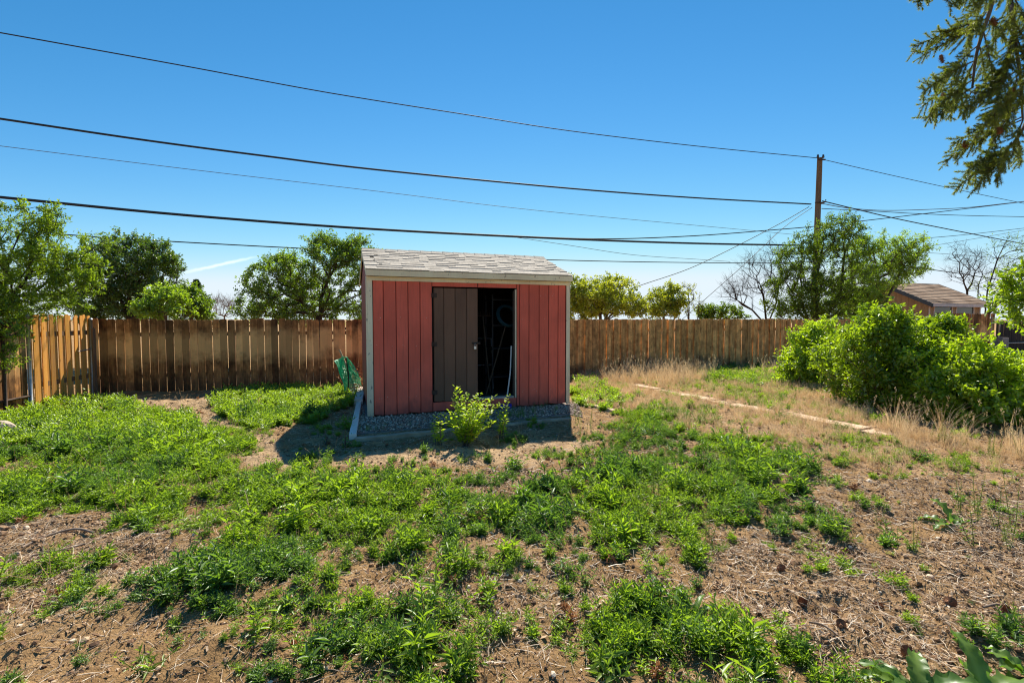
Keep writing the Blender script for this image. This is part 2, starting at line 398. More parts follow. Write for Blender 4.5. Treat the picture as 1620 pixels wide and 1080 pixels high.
# ------------------------------------------------------------------ where things grow (zones surveyed on the ground)
GREEN = [  # (outline, plants density 0..1)
    ([(-200, 655), (0, 652), (60, 640), (130, 634), (170, 632), (230, 648), (300, 665), (370, 695), (405, 715), (385, 745), (330, 765), (300, 790), (295, 815), (240, 850), (200, 835), (170, 808), (60, 822), (-60, 828), (-300, 830)], 1.0),
    ([(325, 632), (400, 616), (530, 612), (572, 640), (535, 650), (490, 672), (430, 682), (380, 672), (345, 656)], 1.0),
    ([(300, 790), (420, 745), (560, 742), (700, 762), (820, 800), (870, 775), (960, 740), (1060, 722), (1180, 712), (1300, 742), (1330, 785), (1220, 800), (1175, 835), (1110, 860), (1080, 900), (1040, 930), (960, 905), (880, 880), (780, 870), (720, 850), (650, 870), (560, 905), (500, 960), (430, 980), (330, 990), (220, 985), (190, 950), (290, 880), (320, 830)], .95),
    ([(20, 1090), (60, 1035), (150, 985), (210, 985), (180, 1030), (120, 1090)], 1.0),
    ([(-80, 925), (0, 930), (25, 955), (15, 1000), (-60, 1000)], 1.0),
    ([(290, 1100), (330, 1040), (400, 1000), (470, 980), (540, 1000), (640, 1010), (690, 1040), (760, 1050), (840, 1100)], .95),
    ([(870, 1100), (880, 1010), (920, 990), (1000, 960), (1080, 925), (1120, 965), (1190, 985), (1260, 1020), (1330, 1060), (1380, 1100)], 1.0),
    ([(1185, 835), (1240, 810), (1330, 822), (1440, 850), (1470, 870), (1400, 872), (1260, 855)], .75),
    ([(690, 900), (760, 870), (790, 950), (720, 990), (660, 950)], .6),
    ([(560, 905), (660, 890), (690, 960), (560, 990)], .4), ([(180, 1000), (420, 985), (560, 985), (700, 960), (900, 960), (900, 1010), (700, 1030), (500, 1010), (330, 1050), (200, 1090)], .5),
    ([(903, 600), (940, 595), (965, 620), (1000, 632), (960, 655), (905, 640)], .7),
    ([(1020, 640), (1120, 640), (1160, 672), (1100, 700), (960, 712), (880, 712), (950, 690)], .6),
    ([(985, 655), (1040, 655), (1045, 690), (990, 692)], .9),
    ([(1100, 582), (1270, 576), (1300, 600), (1200, 612), (1110, 600)], .9), ([(1120, 600), (1330, 600), (1400, 670), (1250, 650), (1130, 625)], .42), ([(1150, 690), (1400, 700), (1600, 745), (1400, 740)], .4), ([(1000, 590), (1120, 600), (1150, 625), (1020, 612)], .3),
    ([(1230, 635), (1330, 660), (1500, 720), (1640, 740), (1640, 790), (1500, 760), (1320, 720)], .25),
    ([(1110, 690), (1200, 700), (1240, 740), (1150, 760), (1080, 740)], .8),
    ([(440, 735), (560, 722), (700, 735), (760, 755), (600, 765)], .35),
    ([(640, 545), (700, 545), (700, 560)], .0),
    ([(1460, 880), (1530, 880), (1560, 960), (1560, 1010), (1520, 1000), (1500, 930)], .55),
    ([(60, 870), (140, 880), (130, 920), (70, 950)], .2),
]
GREENP = [(poly_px(p), d) for p, d in GREEN]
DRYP = poly_px([(930, 640), (900, 600), (980, 575), (1120, 585), (1230, 575), (1310, 590), (1330, 640), (1450, 690), (1660, 705), (1680, 765), (1500, 755), (1370, 745), (1230, 700), (1100, 690), (1010, 655)])
LITTER = [(poly_px(p), d) for p, d in [
    ([(-200, 830), (60, 825), (180, 815), (260, 870), (180, 920), (60, 960), (-200, 960)], 1.0),
    ([(620, 900), (760, 875), (900, 890), (1060, 940), (900, 1000), (860, 1080), (700, 1060), (560, 980), (500, 960)], .6),
    ([(1060, 900), (1110, 860), (1200, 840), (1450, 870), (1640, 740), (1800, 800), (1900, 1110), (1380, 1110), (1250, 1020), (1120, 950)], 1.0),
    ([(640, 770), (820, 740), (920, 745), (900, 775), (820, 800), (700, 790)], .8),
    ([(960, 700), (1180, 700), (1350, 760), (1640, 760), (1640, 850), (1300, 830), (1100, 720)], .5),
    ([(250, 660), (330, 650), (420, 760), (380, 780)], .15)]]
SANDP = [(poly_px(p), d) for p, d in [
    ([(160, 632), (325, 630), (350, 660), (430, 690), (450, 730), (900, 695), (950, 700), (850, 735), (560, 735), (400, 760), (395, 700), (300, 662), (200, 645)], 1.0),
    ([(200, 900), (290, 860), (330, 880), (200, 960), (0, 1010), (-200, 1080), (-200, 1000), (60, 960)], .8)]]
def wob(x, y, a=.16, s=3.2):
    return x + (fbm(x * s, y * s, 3) - .5) * 2 * a, y + (fbm(x * s + 31, y * s + 7, 3) - .5) * 2 * a
def zone(zs, x, y, a=.16):
    xx, yy = wob(x, y, a); r = np.zeros(np.shape(x))
    for p, d in zs: r = np.maximum(r, inside(p, xx, yy) * d)
    return r
def green_at(x, y):
    g = .5 * zone(GREENP, x, y, .2) + .5 * zone(GREENP, x + .11, y - .13, .55)
    n = fbm(x * 1.9 + 3, y * 1.9, 4)
    hole = smooth(.26, .43, n + (g - .8) * .25) * (.35 + .65 * smooth(.30, .5, fbm(x * 6 + 9, y * 6, 2)))
    base = smooth(.54, .70, fbm(x * 3.2 + 50, y * 3.2 + 20, 3)) * .46
    far = (y > 11.5) | (np.abs(x) > 11)
    return np.maximum(g * (.12 + .88 * hole), base * np.where(far, .3, 1))

# ------------------------------------------------------------------ the ground
def build_ground():
    def axis(lo, hi, a, b, st):
        c = [lo]; 
        mid = list(np.arange(a, b, st)); out = []; v = a; s = st
        while v > lo: s = min(s * 1.35, 160); v -= s; out.append(v)
        res = list(reversed(out)) + mid; v = mid[-1]; s = st
        while v < hi: s = min(s * 1.35, 160); v += s; res.append(v)
        return np.array(res)
    X = axis(-1500, 1500, -7.0, 8.0, .04); Y = axis(-600, 2500, 1.4, 12.0, .045)
    gx, gy = np.meshgrid(X, Y); x = gx.ravel(); y = gy.ravel()
    z = height(x, y)
    far = smooth(16, 60, np.hypot(x, y)); z = z * (1 - far)
    nx, ny = len(X), len(Y)
    i = (np.arange(ny - 1)[:, None] * nx + np.arange(nx - 1)[None]).ravel()
    Fc = np.stack([i, i + 1, i + nx + 1, i + nx], 1)
    m, t, out = nodes('backyard_soil')
    oc = t.nodes.new('ShaderNodeTexCoord').outputs['Object']
    def att(n):
        a = t.nodes.new('ShaderNodeAttribute'); a.attribute_name = n; return a.outputs['Fac']
    n1 = noise(t, oc, 2.2, 6, .6); n2 = noise(t, oc, 24, 6, .7); n3 = noise(t, oc, 110, 4, .7)
    soil = ramp(t, n1, [(.3, (.25, .15, .07)), (.55, (.41, .265, .135)), (.75, (.56, .38, .21))])
    sand = ramp(t, n1, [(.3, (.46, .32, .19)), (.7, (.62, .46, .29))])
    lit = ramp(t, n2, [(.3, (.15, .088, .046)), (.5, (.37, .24, .13)), (.72, (.64, .48, .31))])
    dry = ramp(t, n2, [(.3, (.36, .22, .12)), (.7, (.62, .44, .27))])
    c = mix(t, mth(t, 'MULTIPLY', att('litter'), .75), soil, lit)
    c = mix(t, mth(t, 'MULTIPLY', att('sand'), .85), c, sand)
    c = mix(t, mth(t, 'MULTIPLY', att('dry'), .8), c, dry)
    c = mix(t, mth(t, 'MULTIPLY', att('green'), .35), c, (.12, .10, .045))
    c = mix(t, .55, c, ramp(t, noise(t, oc, 5.5, 5, .65), [(.35, (.62, .56, .5)), (.6, (1.12, 1.1, 1.06))]), 'MULTIPLY'); sp = ramp(t, n3, [(.3, (.6, .6, .6)), (.5, (1, 1, 1)), (.72, (1.35, 1.3, 1.25))]); c = mix(t, .8, c, sp, 'MULTIPLY')
    hsum = mth(t, 'MULTIPLY_ADD', n3, .35, n2)
    principled(t, out, c, .98, bump(t, hsum, 1.0, .035), .05)
    me = np_mesh('ground', np.stack([x, y, z], 1), Fc, m, smooth_=True)
    for nm, v in (('litter', zone(LITTER, x, y)), ('sand', zone(SANDP, x, y)), ('dry', zone([(DRYP, 1)], x, y, .25)), ('green', green_at(x, y))):
        a = me.attributes.new(nm, 'FLOAT', 'POINT'); a.data.foreach_set('value', np.asarray(v, np.float32))
    o = obj('ground', me); tag(o, kind='structure'); return o
build_ground()

# ------------------------------------------------------------------ the shed
def build_shed():
    s = thing('garden_shed', 'small barn red wooden shed with cream trim, shingle roof and one dark door open', 'shed', (A.x, A.y, SH_H), SH_ANG)
    ox, oy = A.x, A.y
    def lx(px, ly=0):                                    # local x on the plane at local depth ly seen in column px
        o = (ox + ey.x * ly, oy + ey.y * ly); return on_line(px, o, ex)
    EH = 2.13                                            # top of the front wall
    def hz(px, py):                                      # local height on the front wall
        l = lx(px); P = Vector((*shed_xy(l, 0), 0)); d = ray(px, py); return CAMH + d.z * (P.y / d.y) - SH_H
    dl, dm, dr = lx(686), lx(756), lx(815)
    ztop = 1.93; zbot = .14; zdoor = .20
    T = .03
    # siding boards, left and right of the opening
    def board(x0, x1, z0, z1, name='siding_board', worn=0):
        g = .0045; b = MB(); c = .006
        ring = [(x0 + g, .014), (x0 + g, c), (x0 + g + c, 0), (x1 - g - c, 0), (x1 - g, c), (x1 - g, .014)]
        n = 7
        bot = [z0 + (random.uniform(-.012, .018) if z0 < .05 else 0) for _ in ring]
        b.add([(x, y, bz) for (x, y), bz in zip(ring, bot)] + [(x, y, z1) for x, y in ring],
              [tuple(reversed(range(6))), tuple(range(6, 12))] + [(i, (i + 1) % 6, 6 + (i + 1) % 6, 6 + i) for i in range(6)])
        return b.build(name, M['red'], s)
    e = [lx(p) for p in (590, 607, 627, 646, 665, 684)]
    for a, b in zip(e, e[1:]): board(a, b, 0, EH - .117)
    e = [lx(p) for p in (817.5, 822, 837, 853, 868, 883, 895)]
    for a, b in zip(e[1:], e[2:]): board(a, b, 0, EH - .117)
    board(e[0], e[1], 0, EH - .117)
    board(lx(684), lx(756), ztop + .02, EH - .117); board(lx(756), lx(817.5), ztop + .02, EH - .117)
    for p0, p1 in ((684, 728), (728, 772), (772, 817.5)): board(lx(p0), lx(p1), 0, zbot)
    b = MB(); g_ = random.Random(9)
    for k in range(46):
        px_ = g_.choice([g_.uniform(592, 682), g_.uniform(820, 893)]); x_ = lx(px_); z_ = g_.choice([.25, .65, 1.05, 1.45, 1.85]) + g_.uniform(-.02, .02); r_ = g_.uniform(.003, .0055)
        b.add([(x_ + r_ * math.cos(i * 1.047), -.0012, z_ + r_ * math.sin(i * 1.047)) for i in range(6)] + [(x_, -.0025, z_)], [(i, (i + 1) % 6, 6) for i in range(6)])
    b.build('nail_heads', simple('pale_nail_head', (.45, .3, .25), (.7, .6, .5), 9, .5), s)['kind'] = 'stuff'
    # backing sheet behind the boards (leaves the opening free)
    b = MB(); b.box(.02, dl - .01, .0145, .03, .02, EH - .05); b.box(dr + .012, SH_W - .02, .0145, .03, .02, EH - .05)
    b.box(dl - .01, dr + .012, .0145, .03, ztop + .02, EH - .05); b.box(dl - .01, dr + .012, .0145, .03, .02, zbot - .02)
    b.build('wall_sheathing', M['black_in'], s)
    for x0, x1, nm in ((0, .03, 'l'), (SH_W - .03, SH_W, 'r')):
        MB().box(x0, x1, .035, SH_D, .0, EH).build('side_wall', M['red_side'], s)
    rh = .42; half = SH_D / 2
    for x0 in (.0, SH_W - .03):
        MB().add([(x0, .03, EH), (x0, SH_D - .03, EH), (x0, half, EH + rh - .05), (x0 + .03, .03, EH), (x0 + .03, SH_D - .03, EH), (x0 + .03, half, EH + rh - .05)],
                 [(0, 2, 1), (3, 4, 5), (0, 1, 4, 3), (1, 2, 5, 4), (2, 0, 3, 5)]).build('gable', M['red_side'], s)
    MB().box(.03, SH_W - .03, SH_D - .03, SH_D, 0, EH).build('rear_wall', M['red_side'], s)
    b = MB(); b.box(.031, SH_W - .031, SH_D - .045, SH_D - .031, .12, EH); b.box(.0305, .04, .035, SH_D - .046, .12, EH); b.box(SH_W - .04, SH_W - .0305, .035, SH_D - .046, .12, EH); b.build('shade_lining', M['black_in'], s)  # black sheets added over the inner walls in place of shade
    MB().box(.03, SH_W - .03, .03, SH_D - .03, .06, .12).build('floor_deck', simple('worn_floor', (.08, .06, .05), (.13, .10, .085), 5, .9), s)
    b = MB()
    for k in range(9): xx = .05 + k * (SH_W - .14) / 8; b.box(xx, xx + .038, SH_D - .12, SH_D - .031, .12, EH - .01)
    b.build('stud_frame', simple('stud_wood', (.03, .022, .016), (.05, .036, .026), 6, .8, (5, 5, 1)), s)  # stud colour darkened for the shade inside
    # corner trim and frieze
    MB().cbox(-.012, lx(590) - .004, -.018, -.001, -.01, EH - .116).build('corner_trim', M['cream_worn'], s)
    MB().cbox(-.032, -.0125, -.018, .09, -.01, EH - .05).build('corner_trim', M['cream_worn'], s)
    MB().cbox(lx(895) + .004, SH_W + .012, -.018, -.001, -.01, EH - .116).build('corner_trim', M['cream_worn'], s)
    MB().cbox(SH_W + .0125, SH_W + .03, -.018, .09, -.01, EH - .05).build('corner_trim', M['cream_worn'], s)
    MB().box(-.03, SH_W + .03, -.024, -.001, EH - .115, EH - .053).build('frieze_board', M['cream'], s)
    # roof: fascia, deck, shingle rows
    ov = .09; side = .02; sl_ = rh / half; zr = EH + .06
    MB().box(-side, SH_W + side, -ov - .02, -ov, EH - .052, EH + .035).build('fascia_board', M['cream'], s)
    b = MB(); b.add([(-side, -ov, EH + .036 - .0), (SH_W + side, -ov, EH + .036), (SH_W + side, half, EH + .036 + sl_ * (half + ov)), (-side, half, EH + .036 + sl_ * (half + ov)),
                     (-side, SH_D + ov, EH + .036), (SH_W + side, SH_D + ov, EH + .036),
                     (-side, -ov, EH + .01), (SH_W + side, -ov, EH + .01), (SH_W + side, half, EH + .01 + sl_ * (half + ov)), (-side, half, EH + .01 + sl_ * (half + ov)),
                     (-side, SH_D + ov, EH + .01), (SH_W + side, SH_D + ov, EH + .01)],
                    [(0, 1, 2, 3), (3, 2, 5, 4), (7, 6, 9, 8), (8, 9, 10, 11), (0, 6, 7, 1), (4, 5, 11, 10), (1, 7, 8, 2), (2, 8, 11, 5), (0, 3, 9, 6), (3, 4, 10, 9)])
    b.build('roof_deck', M['black_in'], s)
    for sx in (-side - .016, SH_W + side):
        b = MB(); z0 = EH - .05; 
        for (y0, y1, za, zb) in ((-ov - .02, half, z0, z0 + sl_ * (half + ov)), (half, SH_D + ov, z0 + sl_ * (half + ov), z0)):
            b.add([(sx, y0, za), (sx, y1, zb), (sx, y1, zb + .085), (sx, y0, za + .085), (sx + .016, y0, za), (sx + .016, y1, zb), (sx + .016, y1, zb + .085), (sx + .016, y0, za + .085)],
                  [(0, 3, 2, 1), (4, 5, 6, 7), (0, 1, 5, 4), (3, 7, 6, 2), (0, 4, 7, 3), (1, 2, 6, 5)])
        b.build('rake_board', M['cream_worn'], s)
    rows = 11; L = (half + ov) / math.cos(math.atan(sl_)); ang = math.atan(sl_); exp_ = L / rows
    variants = []
    for k in range(14):
        wd = [.14, .17, .20, .24, .16, .18, .26][k % 7]; th = .0115 if k < 7 else .003
        b = MB(); q = random.uniform(-.006, .006)
        b.add([(0, -.004 + q, .003), (wd - .001, -.004 + q, .003), (wd - .001, exp_ + .02, .001), (0, exp_ + .02, .001),
               (0, -.004 + q, th + .005), (wd - .001, -.004 + q, th + .005), (wd - .001, exp_ + .02, .004), (0, exp_ + .02, .004)],
              [(0, 3, 2, 1), (4, 5, 6, 7), (0, 1, 5, 4), (1, 2, 6, 5), (2, 3, 7, 6), (3, 0, 4, 7)])
        variants.append((wd, b.mesh('shingle', M['shingle'])))
    def course(r, front=True):
        x = -side - .02 - random.uniform(0, .08); last = None
        while x < SH_W + side + .0:
            wd, me = random.choice(variants)
            xe = x + wd
            if x < -side - .025: x = x
            u = r * exp_; y = -ov - .015 + u * math.cos(ang); z = EH + .040 + u * math.sin(ang)
            yield x, y, z, me; x = xe
    for r in range(rows):
        for x, y, z, me in course(r):
            if x < -side - .02: x = -side - .02
            wd = max(v.co.x for v in me.vertices); room = SH_W + side + .012 - x
            if room < .03: continue
            o = obj('shingle', me, s, (x, y, z), (ang, 0, 0))
            if wd > room: o.scale.x = room / wd
    # the far slope is unseen: joined
    b = MB()
    for r in range(rows):
        u = r * exp_; y = SH_D + ov - u * math.cos(ang); z = EH + .046 + u * math.sin(ang)
        b.add([(-side, y, z), (SH_W + side, y, z), (SH_W + side, y - exp_ * math.cos(ang), z - .006 + exp_ * math.sin(ang)), (-side, y - exp_ * math.cos(ang), z - .006 + exp_ * math.sin(ang))], [(0, 1, 2, 3)])
    b.build('rear_shingle_courses', M['shingle'], s)
    zc = EH + .05 + sl_ * (half + ov); x = -side - .01; k = 0; cm = None
    b = MB(); b.add([(0, -.13, -.062), (.21, -.13, -.062), (0, 0, .012), (.21, 0, .012), (0, .13, -.062), (.21, .13, -.062),
                     (0, -.13, -.050), (.21, -.13, -.056), (0, 0, .024), (.21, 0, .016), (0, .13, -.050), (.21, .13, -.056)],
                    [(6, 7, 9, 8), (8, 9, 11, 10), (0, 6, 8, 2), (2, 8, 10, 4), (0, 1, 7, 6), (1, 3, 9, 7), (3, 5, 11, 9), (4, 10, 11, 5)])
    cm = b.mesh('ridge_shingle', M['shingle'])
    while x < SH_W + side - .17: obj('ridge_shingle', cm, s, (x, half, zc)); x += .197
    # door opening frame
    fr = M['cream_worn']
    MB().cbox(dr, dr + .018, -.012, .03, zbot + .001, ztop).build('door_jamb', fr, s)
    MB().cbox(dr - .022, dr - .001, .005, .07, zbot + .04, ztop - .02).build('door_jamb', M['tool_wood'], s)
    MB().box(dm + .0, dr - .023, -.010, .1, zbot + .002, zbot + .035).build('threshold', simple('worn_sill', (.36, .28, .22), (.5, .4, .33), 8, .8), s)
    # door leaf hinged left
    d = bpy.data.objects.new('door', None)
    lf = MB().box(dl + .004, dm - .002, .006, .022, zbot + .012, ztop - .006).build('door', M['door'], s)
    ee = [lx(p) for p in (686.5, 702, 720, 738, 755.5)]
    for a, b_ in zip(ee, ee[1:]):
        b = MB(); g = .004; b.cbox(a + g, b_ - g, -.013, .0055, zbot + random.uniform(.0, .03), ztop - .004, .005); b.build('door_board', M['door'], lf)
    for z in (ztop - .12, (ztop + zbot) / 2 + .02, zbot + .16):
        b = MB(); b.box(dl - .035, dl + .05, -.021, -.0135, z - .035, z + .035); b.tube([(dl, -.022, z - .045), (dl, -.022, z + .045)], .007, 6); b.build('hinge', M['iron'], lf)
    b = MB(); b.box(dm - .10, dm + .035, -.022, -.0135, 1.045, 1.075); b.tube([(dm - .09, -.03, 1.06), (dm - .02, -.032, 1.06)], .008, 6); b.build('hasp', M['iron'], lf)
    b = MB(); b.cbox(dm - .075, dm - .035, -.045, -.025, .965, 1.01, .005); pl = b.build('padlock', M['padlock'], lf)
    b = MB(); b.tube([(dm - .07, -.035, 1.01), (dm - .07, -.035, 1.04), (dm - .055, -.035, 1.052), (dm - .04, -.035, 1.04), (dm - .04, -.035, 1.01)], .004, 6); b.build('padlock_shackle', M['steel'], lf)
    # clutter inside, each a thing resting in the shed
    def W(lx_, ly_, z): x, y = shed_xy(lx_, ly_); return Vector((x, y, SH_H + z))
    t = thing('shelf_rack', 'metal shelf rack blackened for the shade inside the open shed', 'shelf', W(dr + .05, .55, .12), SH_ANG)
    for px_, py_ in ((-.28, 0), (-.28, .4), (.3, 0), (.3, .4)):
        MB().box(px_, px_ + .025, py_, py_ + .025, 0, 1.75).build('shelf_post', M['cable'], t)
    for z in (.3, .8, 1.2, 1.65): MB().box(-.28, .32, 0, .42, z, z + .02).build('shelf_board', M['cable'], t)  # rack parts coloured black for the inner shade
    t = tag(MB().tube([W(dm + .28, .5, .13), W(dm + .62, .42, 1.35)], .013, 6).build('tool_handle', M['tool_wood']), 'slanting wooden tool handle leaning on the rack inside the shed', 'tool handle')
    t = thing('garden_rake', 'garden rake standing upright in the dark shed doorway', 'rake', W(0, 0, 0), 0)
    t.location = (0, 0, 0)
    MB().tube([W(dm + .40, .62, .13), W(dm + .30, .75, 1.5)], .012, 6).build('handle', M['tool_wood'], t)
    b = MB(); c0 = W(dm + .30, .75, 1.5); b.tube([c0 + Vector((-.17, 0, 0)), c0 + Vector((.17, .05, 0))], .01, 5)
    for k in range(9): q = c0 + Vector((-.16 + k * .04, k * .006, 0)); b.tube([q, q + Vector((0, -.03, .07))], .004, 4)
    b.build('rake_head', M['iron'], t)
    tag(MB().tube([W(dr - .10, .12, .14), W(dr - .05, .10, .55), W(dr - .035, .09, 1.0)], .012, 8).build('white_pole', M['white']), 'thin white pole leaning against the right side of the shed doorway', 'pole')
    b = MB()
    for k in range(5):
        n = 20; r = .16 + .012 * (k % 3); z = 1.64 - .0 + k * .02
        b.tube([W(dr - .02 + r * math.cos(i * 2 * math.pi / n), .30 + .12 * math.sin(i * 2 * math.pi / n) + .02 * k, 1.50 + r * math.sin(i * 2 * math.pi / n)) for i in range(n + 1)], .012, 6, False)
    tag(b.build('garden_hose', M['teal']), 'coiled teal garden hose hanging high inside the shed doorway', 'hose')
    b = MB(); b.cbox(-.10, .10, -.05, .05, 0, .06, .02); o = b.build('plastic_tub', M['blue'], None, W(dr - .20, -.10, .085)); o.rotation_euler = (0, 0, SH_ANG + .1)
    o.location = W(dr - .2, -.09, -.0)
    tag(o, 'small blue plastic tub under the shed threshold', 'tub')
    t = thing('lawn_chair_frame', 'folded metal chair frame leaning inside the shed behind the doorway', 'chair frame', W(dm + .25, 1.3, .12), SH_ANG)
    for xx in (0, .42): MB().tube([(xx, 0, 0), (xx, .15, .95)], .012, 6).build('leg', M['steel'], t)
    MB().tube([(0, .15, .95), (.42, .15, .95)], .012, 6).build('top_rail', M['steel'], t); MB().tube([(0, .07, .45), (.42, .07, .45)], .012, 6).build('cross_bar', M['steel'], t)
    return s
build_shed()

# ------------------------------------------------------------------ gravel pad, kerbs
def board_between(name, p, q, wd, z0, z1, mat, label, cat, jag=.0, segs=8):
    p = Vector((p.x, p.y)); q = Vector((q.x, q.y)); d = (q - p).normalized(); n = Vector((-d.y, d.x)); b = MB(); vs = []; L = (q - p).length
    for i in range(segs + 1):
        c = p + d * L * i / segs; w1 = wd / 2 + random.uniform(-jag, jag); w2 = wd / 2 + random.uniform(-jag, jag); zz = z1 + random.uniform(-jag, jag) * .4
        bv = .006
        vs += [(*(c - n * w1), z0), (*(c - n * w1), zz - bv), (*(c - n * (w1 - bv)), zz), (*(c + n * (w2 - bv)), zz), (*(c + n * w2), zz - bv), (*(c + n * w2), z0)]
    fs = []
    for i in range(segs):
        for k in range(6): fs.append((i * 6 + k, i * 6 + (k + 1) % 6, i * 6 + 6 + (k + 1) % 6, i * 6 + 6 + k))
    fs += [tuple(range(6)), tuple(reversed(range(segs * 6, segs * 6 + 6)))]
    b.add(vs, fs); return tag(b.build(name, mat), label, cat)
K0, K1 = gnd(562, 691, .06), gnd(902, 658, .06); Km = K0.lerp(K1, .56)
board_between('kerb', K0, Km, .08, -.05, .05, M['concrete_grey'], 'left length of the low concrete kerb in front of the shed gravel', 'kerb', .012, 16)
board_between('kerb', Km + (K1 - K0) * .004, K1, .08, -.05, .045, M['concrete_grey'], 'right length of the low concrete kerb in front of the shed gravel', 'kerb', .012, 14)
board_between('white_plank', gnd(558, 687, .08), gnd(568.5, 633, .08), .085, -.03, .085, M['plank_grey'], 'narrow weathered white plank edging the gravel left of the shed, in shade', 'plank', .003)
board_between('white_plank', gnd(567, 632, .12), gnd(572, 612, .12), .14, -.03, .13, M['plank_grey'], 'short sunlit white plank behind the shaded plank, under the green net', 'plank', .003)

# concrete strip path on the right
SP = [gnd(p, q) for p, q in ((1003, 609), (1040, 616), (1080, 624), (1130, 633), (1180, 642), (1240, 654), (1300, 667), (1370, 680), (1405, 688))]
b = MB(); vs = []; fs = []
for i in range(len(SP) - 1):
    a, c = SP[i].xy, SP[i + 1].xy; d = (c - a).normalized(); n = Vector((-d.y, d.x)); g = .008
    a = a + d * g; c = c - d * g; wa = .135 + random.uniform(-.02, .015); za = .014 + random.uniform(-.008, .008)
    q = []
    for (u, sgn) in ((a, -1), (c, -1), (c, 1), (a, 1)): q.append(u + n * sgn * (wa + random.uniform(-.012, .012)))
    h0 = float(height(np.array([a.x]), np.array([a.y]))[0])
    bb = MB().prism([tuple(v) for v in q], h0 - .06, h0 + za)
    o = bb.build('path_slab', M['concrete'])
    if i == 0: path = thing('garden_path', None, None, (0, 0, 0)); tag(path, kind='structure')
    o.parent = path

# ------------------------------------------------------------------ fences
def picket_meshes(mat, H, wd=.137, n=6, th=.016):
    out = []
    for k in range(n):
        w_ = wd * random.uniform(.97, 1.0); c = .022; b = MB(); dh = random.uniform(-.012, .012); t = random.uniform(-.004, .004)
        ring = [(-w_ / 2, 0), (w_ / 2, 0), (w_ / 2 + t, H + dh - c), (w_ / 2 - c + t, H + dh), (-w_ / 2 + c + t, H + dh), (-w_ / 2 + t, H + dh - c)]
        out.append(b.xprism(ring, -th / 2, th / 2).mesh('picket', mat))
    return out
def fence_run(parent, o, d, t0, t1, meshes, pitch, H, stagger=0, jit=.004, hfun=None, turn=.035):
    t = t0; i = 0; ang = math.atan2(d[1], d[0]); nx, ny = -d[1], d[0]
    while t < t1:
        off = (stagger if i % 2 else 0) + random.uniform(-jit, jit)
        x = o[0] + d[0] * t - nx * off; y = o[1] + d[1] * t - ny * off
        z = float(height(np.array([x]), np.array([y]))[0]) * .35 + random.uniform(-.01, .012) + (hfun(t) if hfun else 0)
        obj('picket', random.choice(meshes), parent, (x, y, z), (random.uniform(-.006, .006), random.uniform(-.008, .008), ang + random.uniform(-turn, turn)))
        t += pitch * random.uniform(.985, 1.02); i += 1
def rails(parent, o, d, t0, t1, zs, off, mat=None, step=2.44):
    nx, ny = -d[1], d[0]; ang = math.atan2(d[1], d[0]); t = t0
    while t < t1:
        e = min(t + step, t1)
        for z in zs:
            MB().box(.004, e - t - .004, -.02, .02, z, z + .085).build('rail', mat or M['rail'], parent, (o[0] + d[0] * t + nx * off, o[1] + d[1] * t + ny * off, 0)).rotation_euler = (0, 0, ang)
        MB().cbox(-.045, .045, -.045, .045, -.1, max(zs) + .12).build('post', mat or M['rail'], parent, (o[0] + d[0] * t + nx * (off + .075), o[1] + d[1] * t + ny * (off + .075), 0)).rotation_euler = (0, 0, ang)
        t = e
fo = (FA.x, FA.y); fd = (fdir.x, fdir.y)
t_shed = on_line(700, fo, fd); t_mid = on_line(1290, fo, fd); t_tall = on_line(1478, fo, fd); t_end = on_line(1572, fo, fd)
FH = 1.50
bf = thing('wooden_fence', 'long dark brown board fence across the back, left of and behind the red shed', 'fence', (0, 0, 0))
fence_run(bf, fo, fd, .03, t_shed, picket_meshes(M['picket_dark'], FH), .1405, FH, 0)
rails(bf, fo, fd, 0, t_shed, (.3, 1.15), .035)
bf2 = thing('wooden_fence', 'long tan board fence across the back, right of the red shed', 'fence', (0, 0, 0))
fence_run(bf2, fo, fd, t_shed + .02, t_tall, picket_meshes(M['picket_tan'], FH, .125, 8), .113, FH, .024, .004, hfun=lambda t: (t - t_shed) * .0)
rails(bf2, fo, fd, t_shed, t_tall, (.3, 1.15), .035)
bf3 = thing('wooden_fence', 'taller dark brown board fence behind the bush at the far right', 'fence', (0, 0, 0))
fence_run(bf3, fo, fd, t_tall + .05, t_end, picket_meshes(M['picket_dark'], 1.72), .145, 1.72, 0)
rails(bf3, fo, fd, t_tall + .05, t_end, (.3, 1.3), .035)

# left side fence, from the corner towards the camera
LB = gnd(18, 657); ld = (LB - FA).xy.normalized(); ldv = (ld.x, ld.y)
lf = thing('side_fence', 'short golden board fence on the left, lit by the sun, running to the corner', 'fence', (0, 0, 0))
lo = (FA.x, FA.y); Lt = (LB - FA).xy.length
t_gate = on_line(41, lo, ldv)
fence_run(lf, lo, ldv, .12, t_gate - .02, picket_meshes(M['picket_gold'], 1.56, .094), .104, 1.56, .026, .008, hfun=lambda t: .012 * t, turn=.12)
rails(lf, lo, ldv, .1, t_gate, (.35, 1.2), -.035)
def steel_post(parent, p, h, r=.03, name='steel_post'):
    b = MB(); b.tube([(0, 0, -.1), (0, 0, h)], r, 10); b.tube([(0, 0, h), (0, 0, h + .02), (0, 0, h + .035)], [r * 1.15, r * 1.1, r * .4], 10)
    return b.build(name, M['steel'], parent, (p[0], p[1], 0), True)
cp = gnd(147, 626); cp2 = (FA.x + ldv[0] * .06 + .05, FA.y + ldv[1] * .06 - .05)
steel_post(lf, cp2, 1.5)
gp = (lo[0] + ldv[0] * t_gate + .03, lo[1] + ldv[1] * t_gate)
steel_post(lf, gp, 1.55, .028)
b = MB(); b.tube([(cp2[0], cp2[1], .92), (cp2[0] + ldv[0] * .45 + .03, cp2[1] + ldv[1] * .45, .9)], .012, 6); b.build('latch_bar', M['steel'], lf)
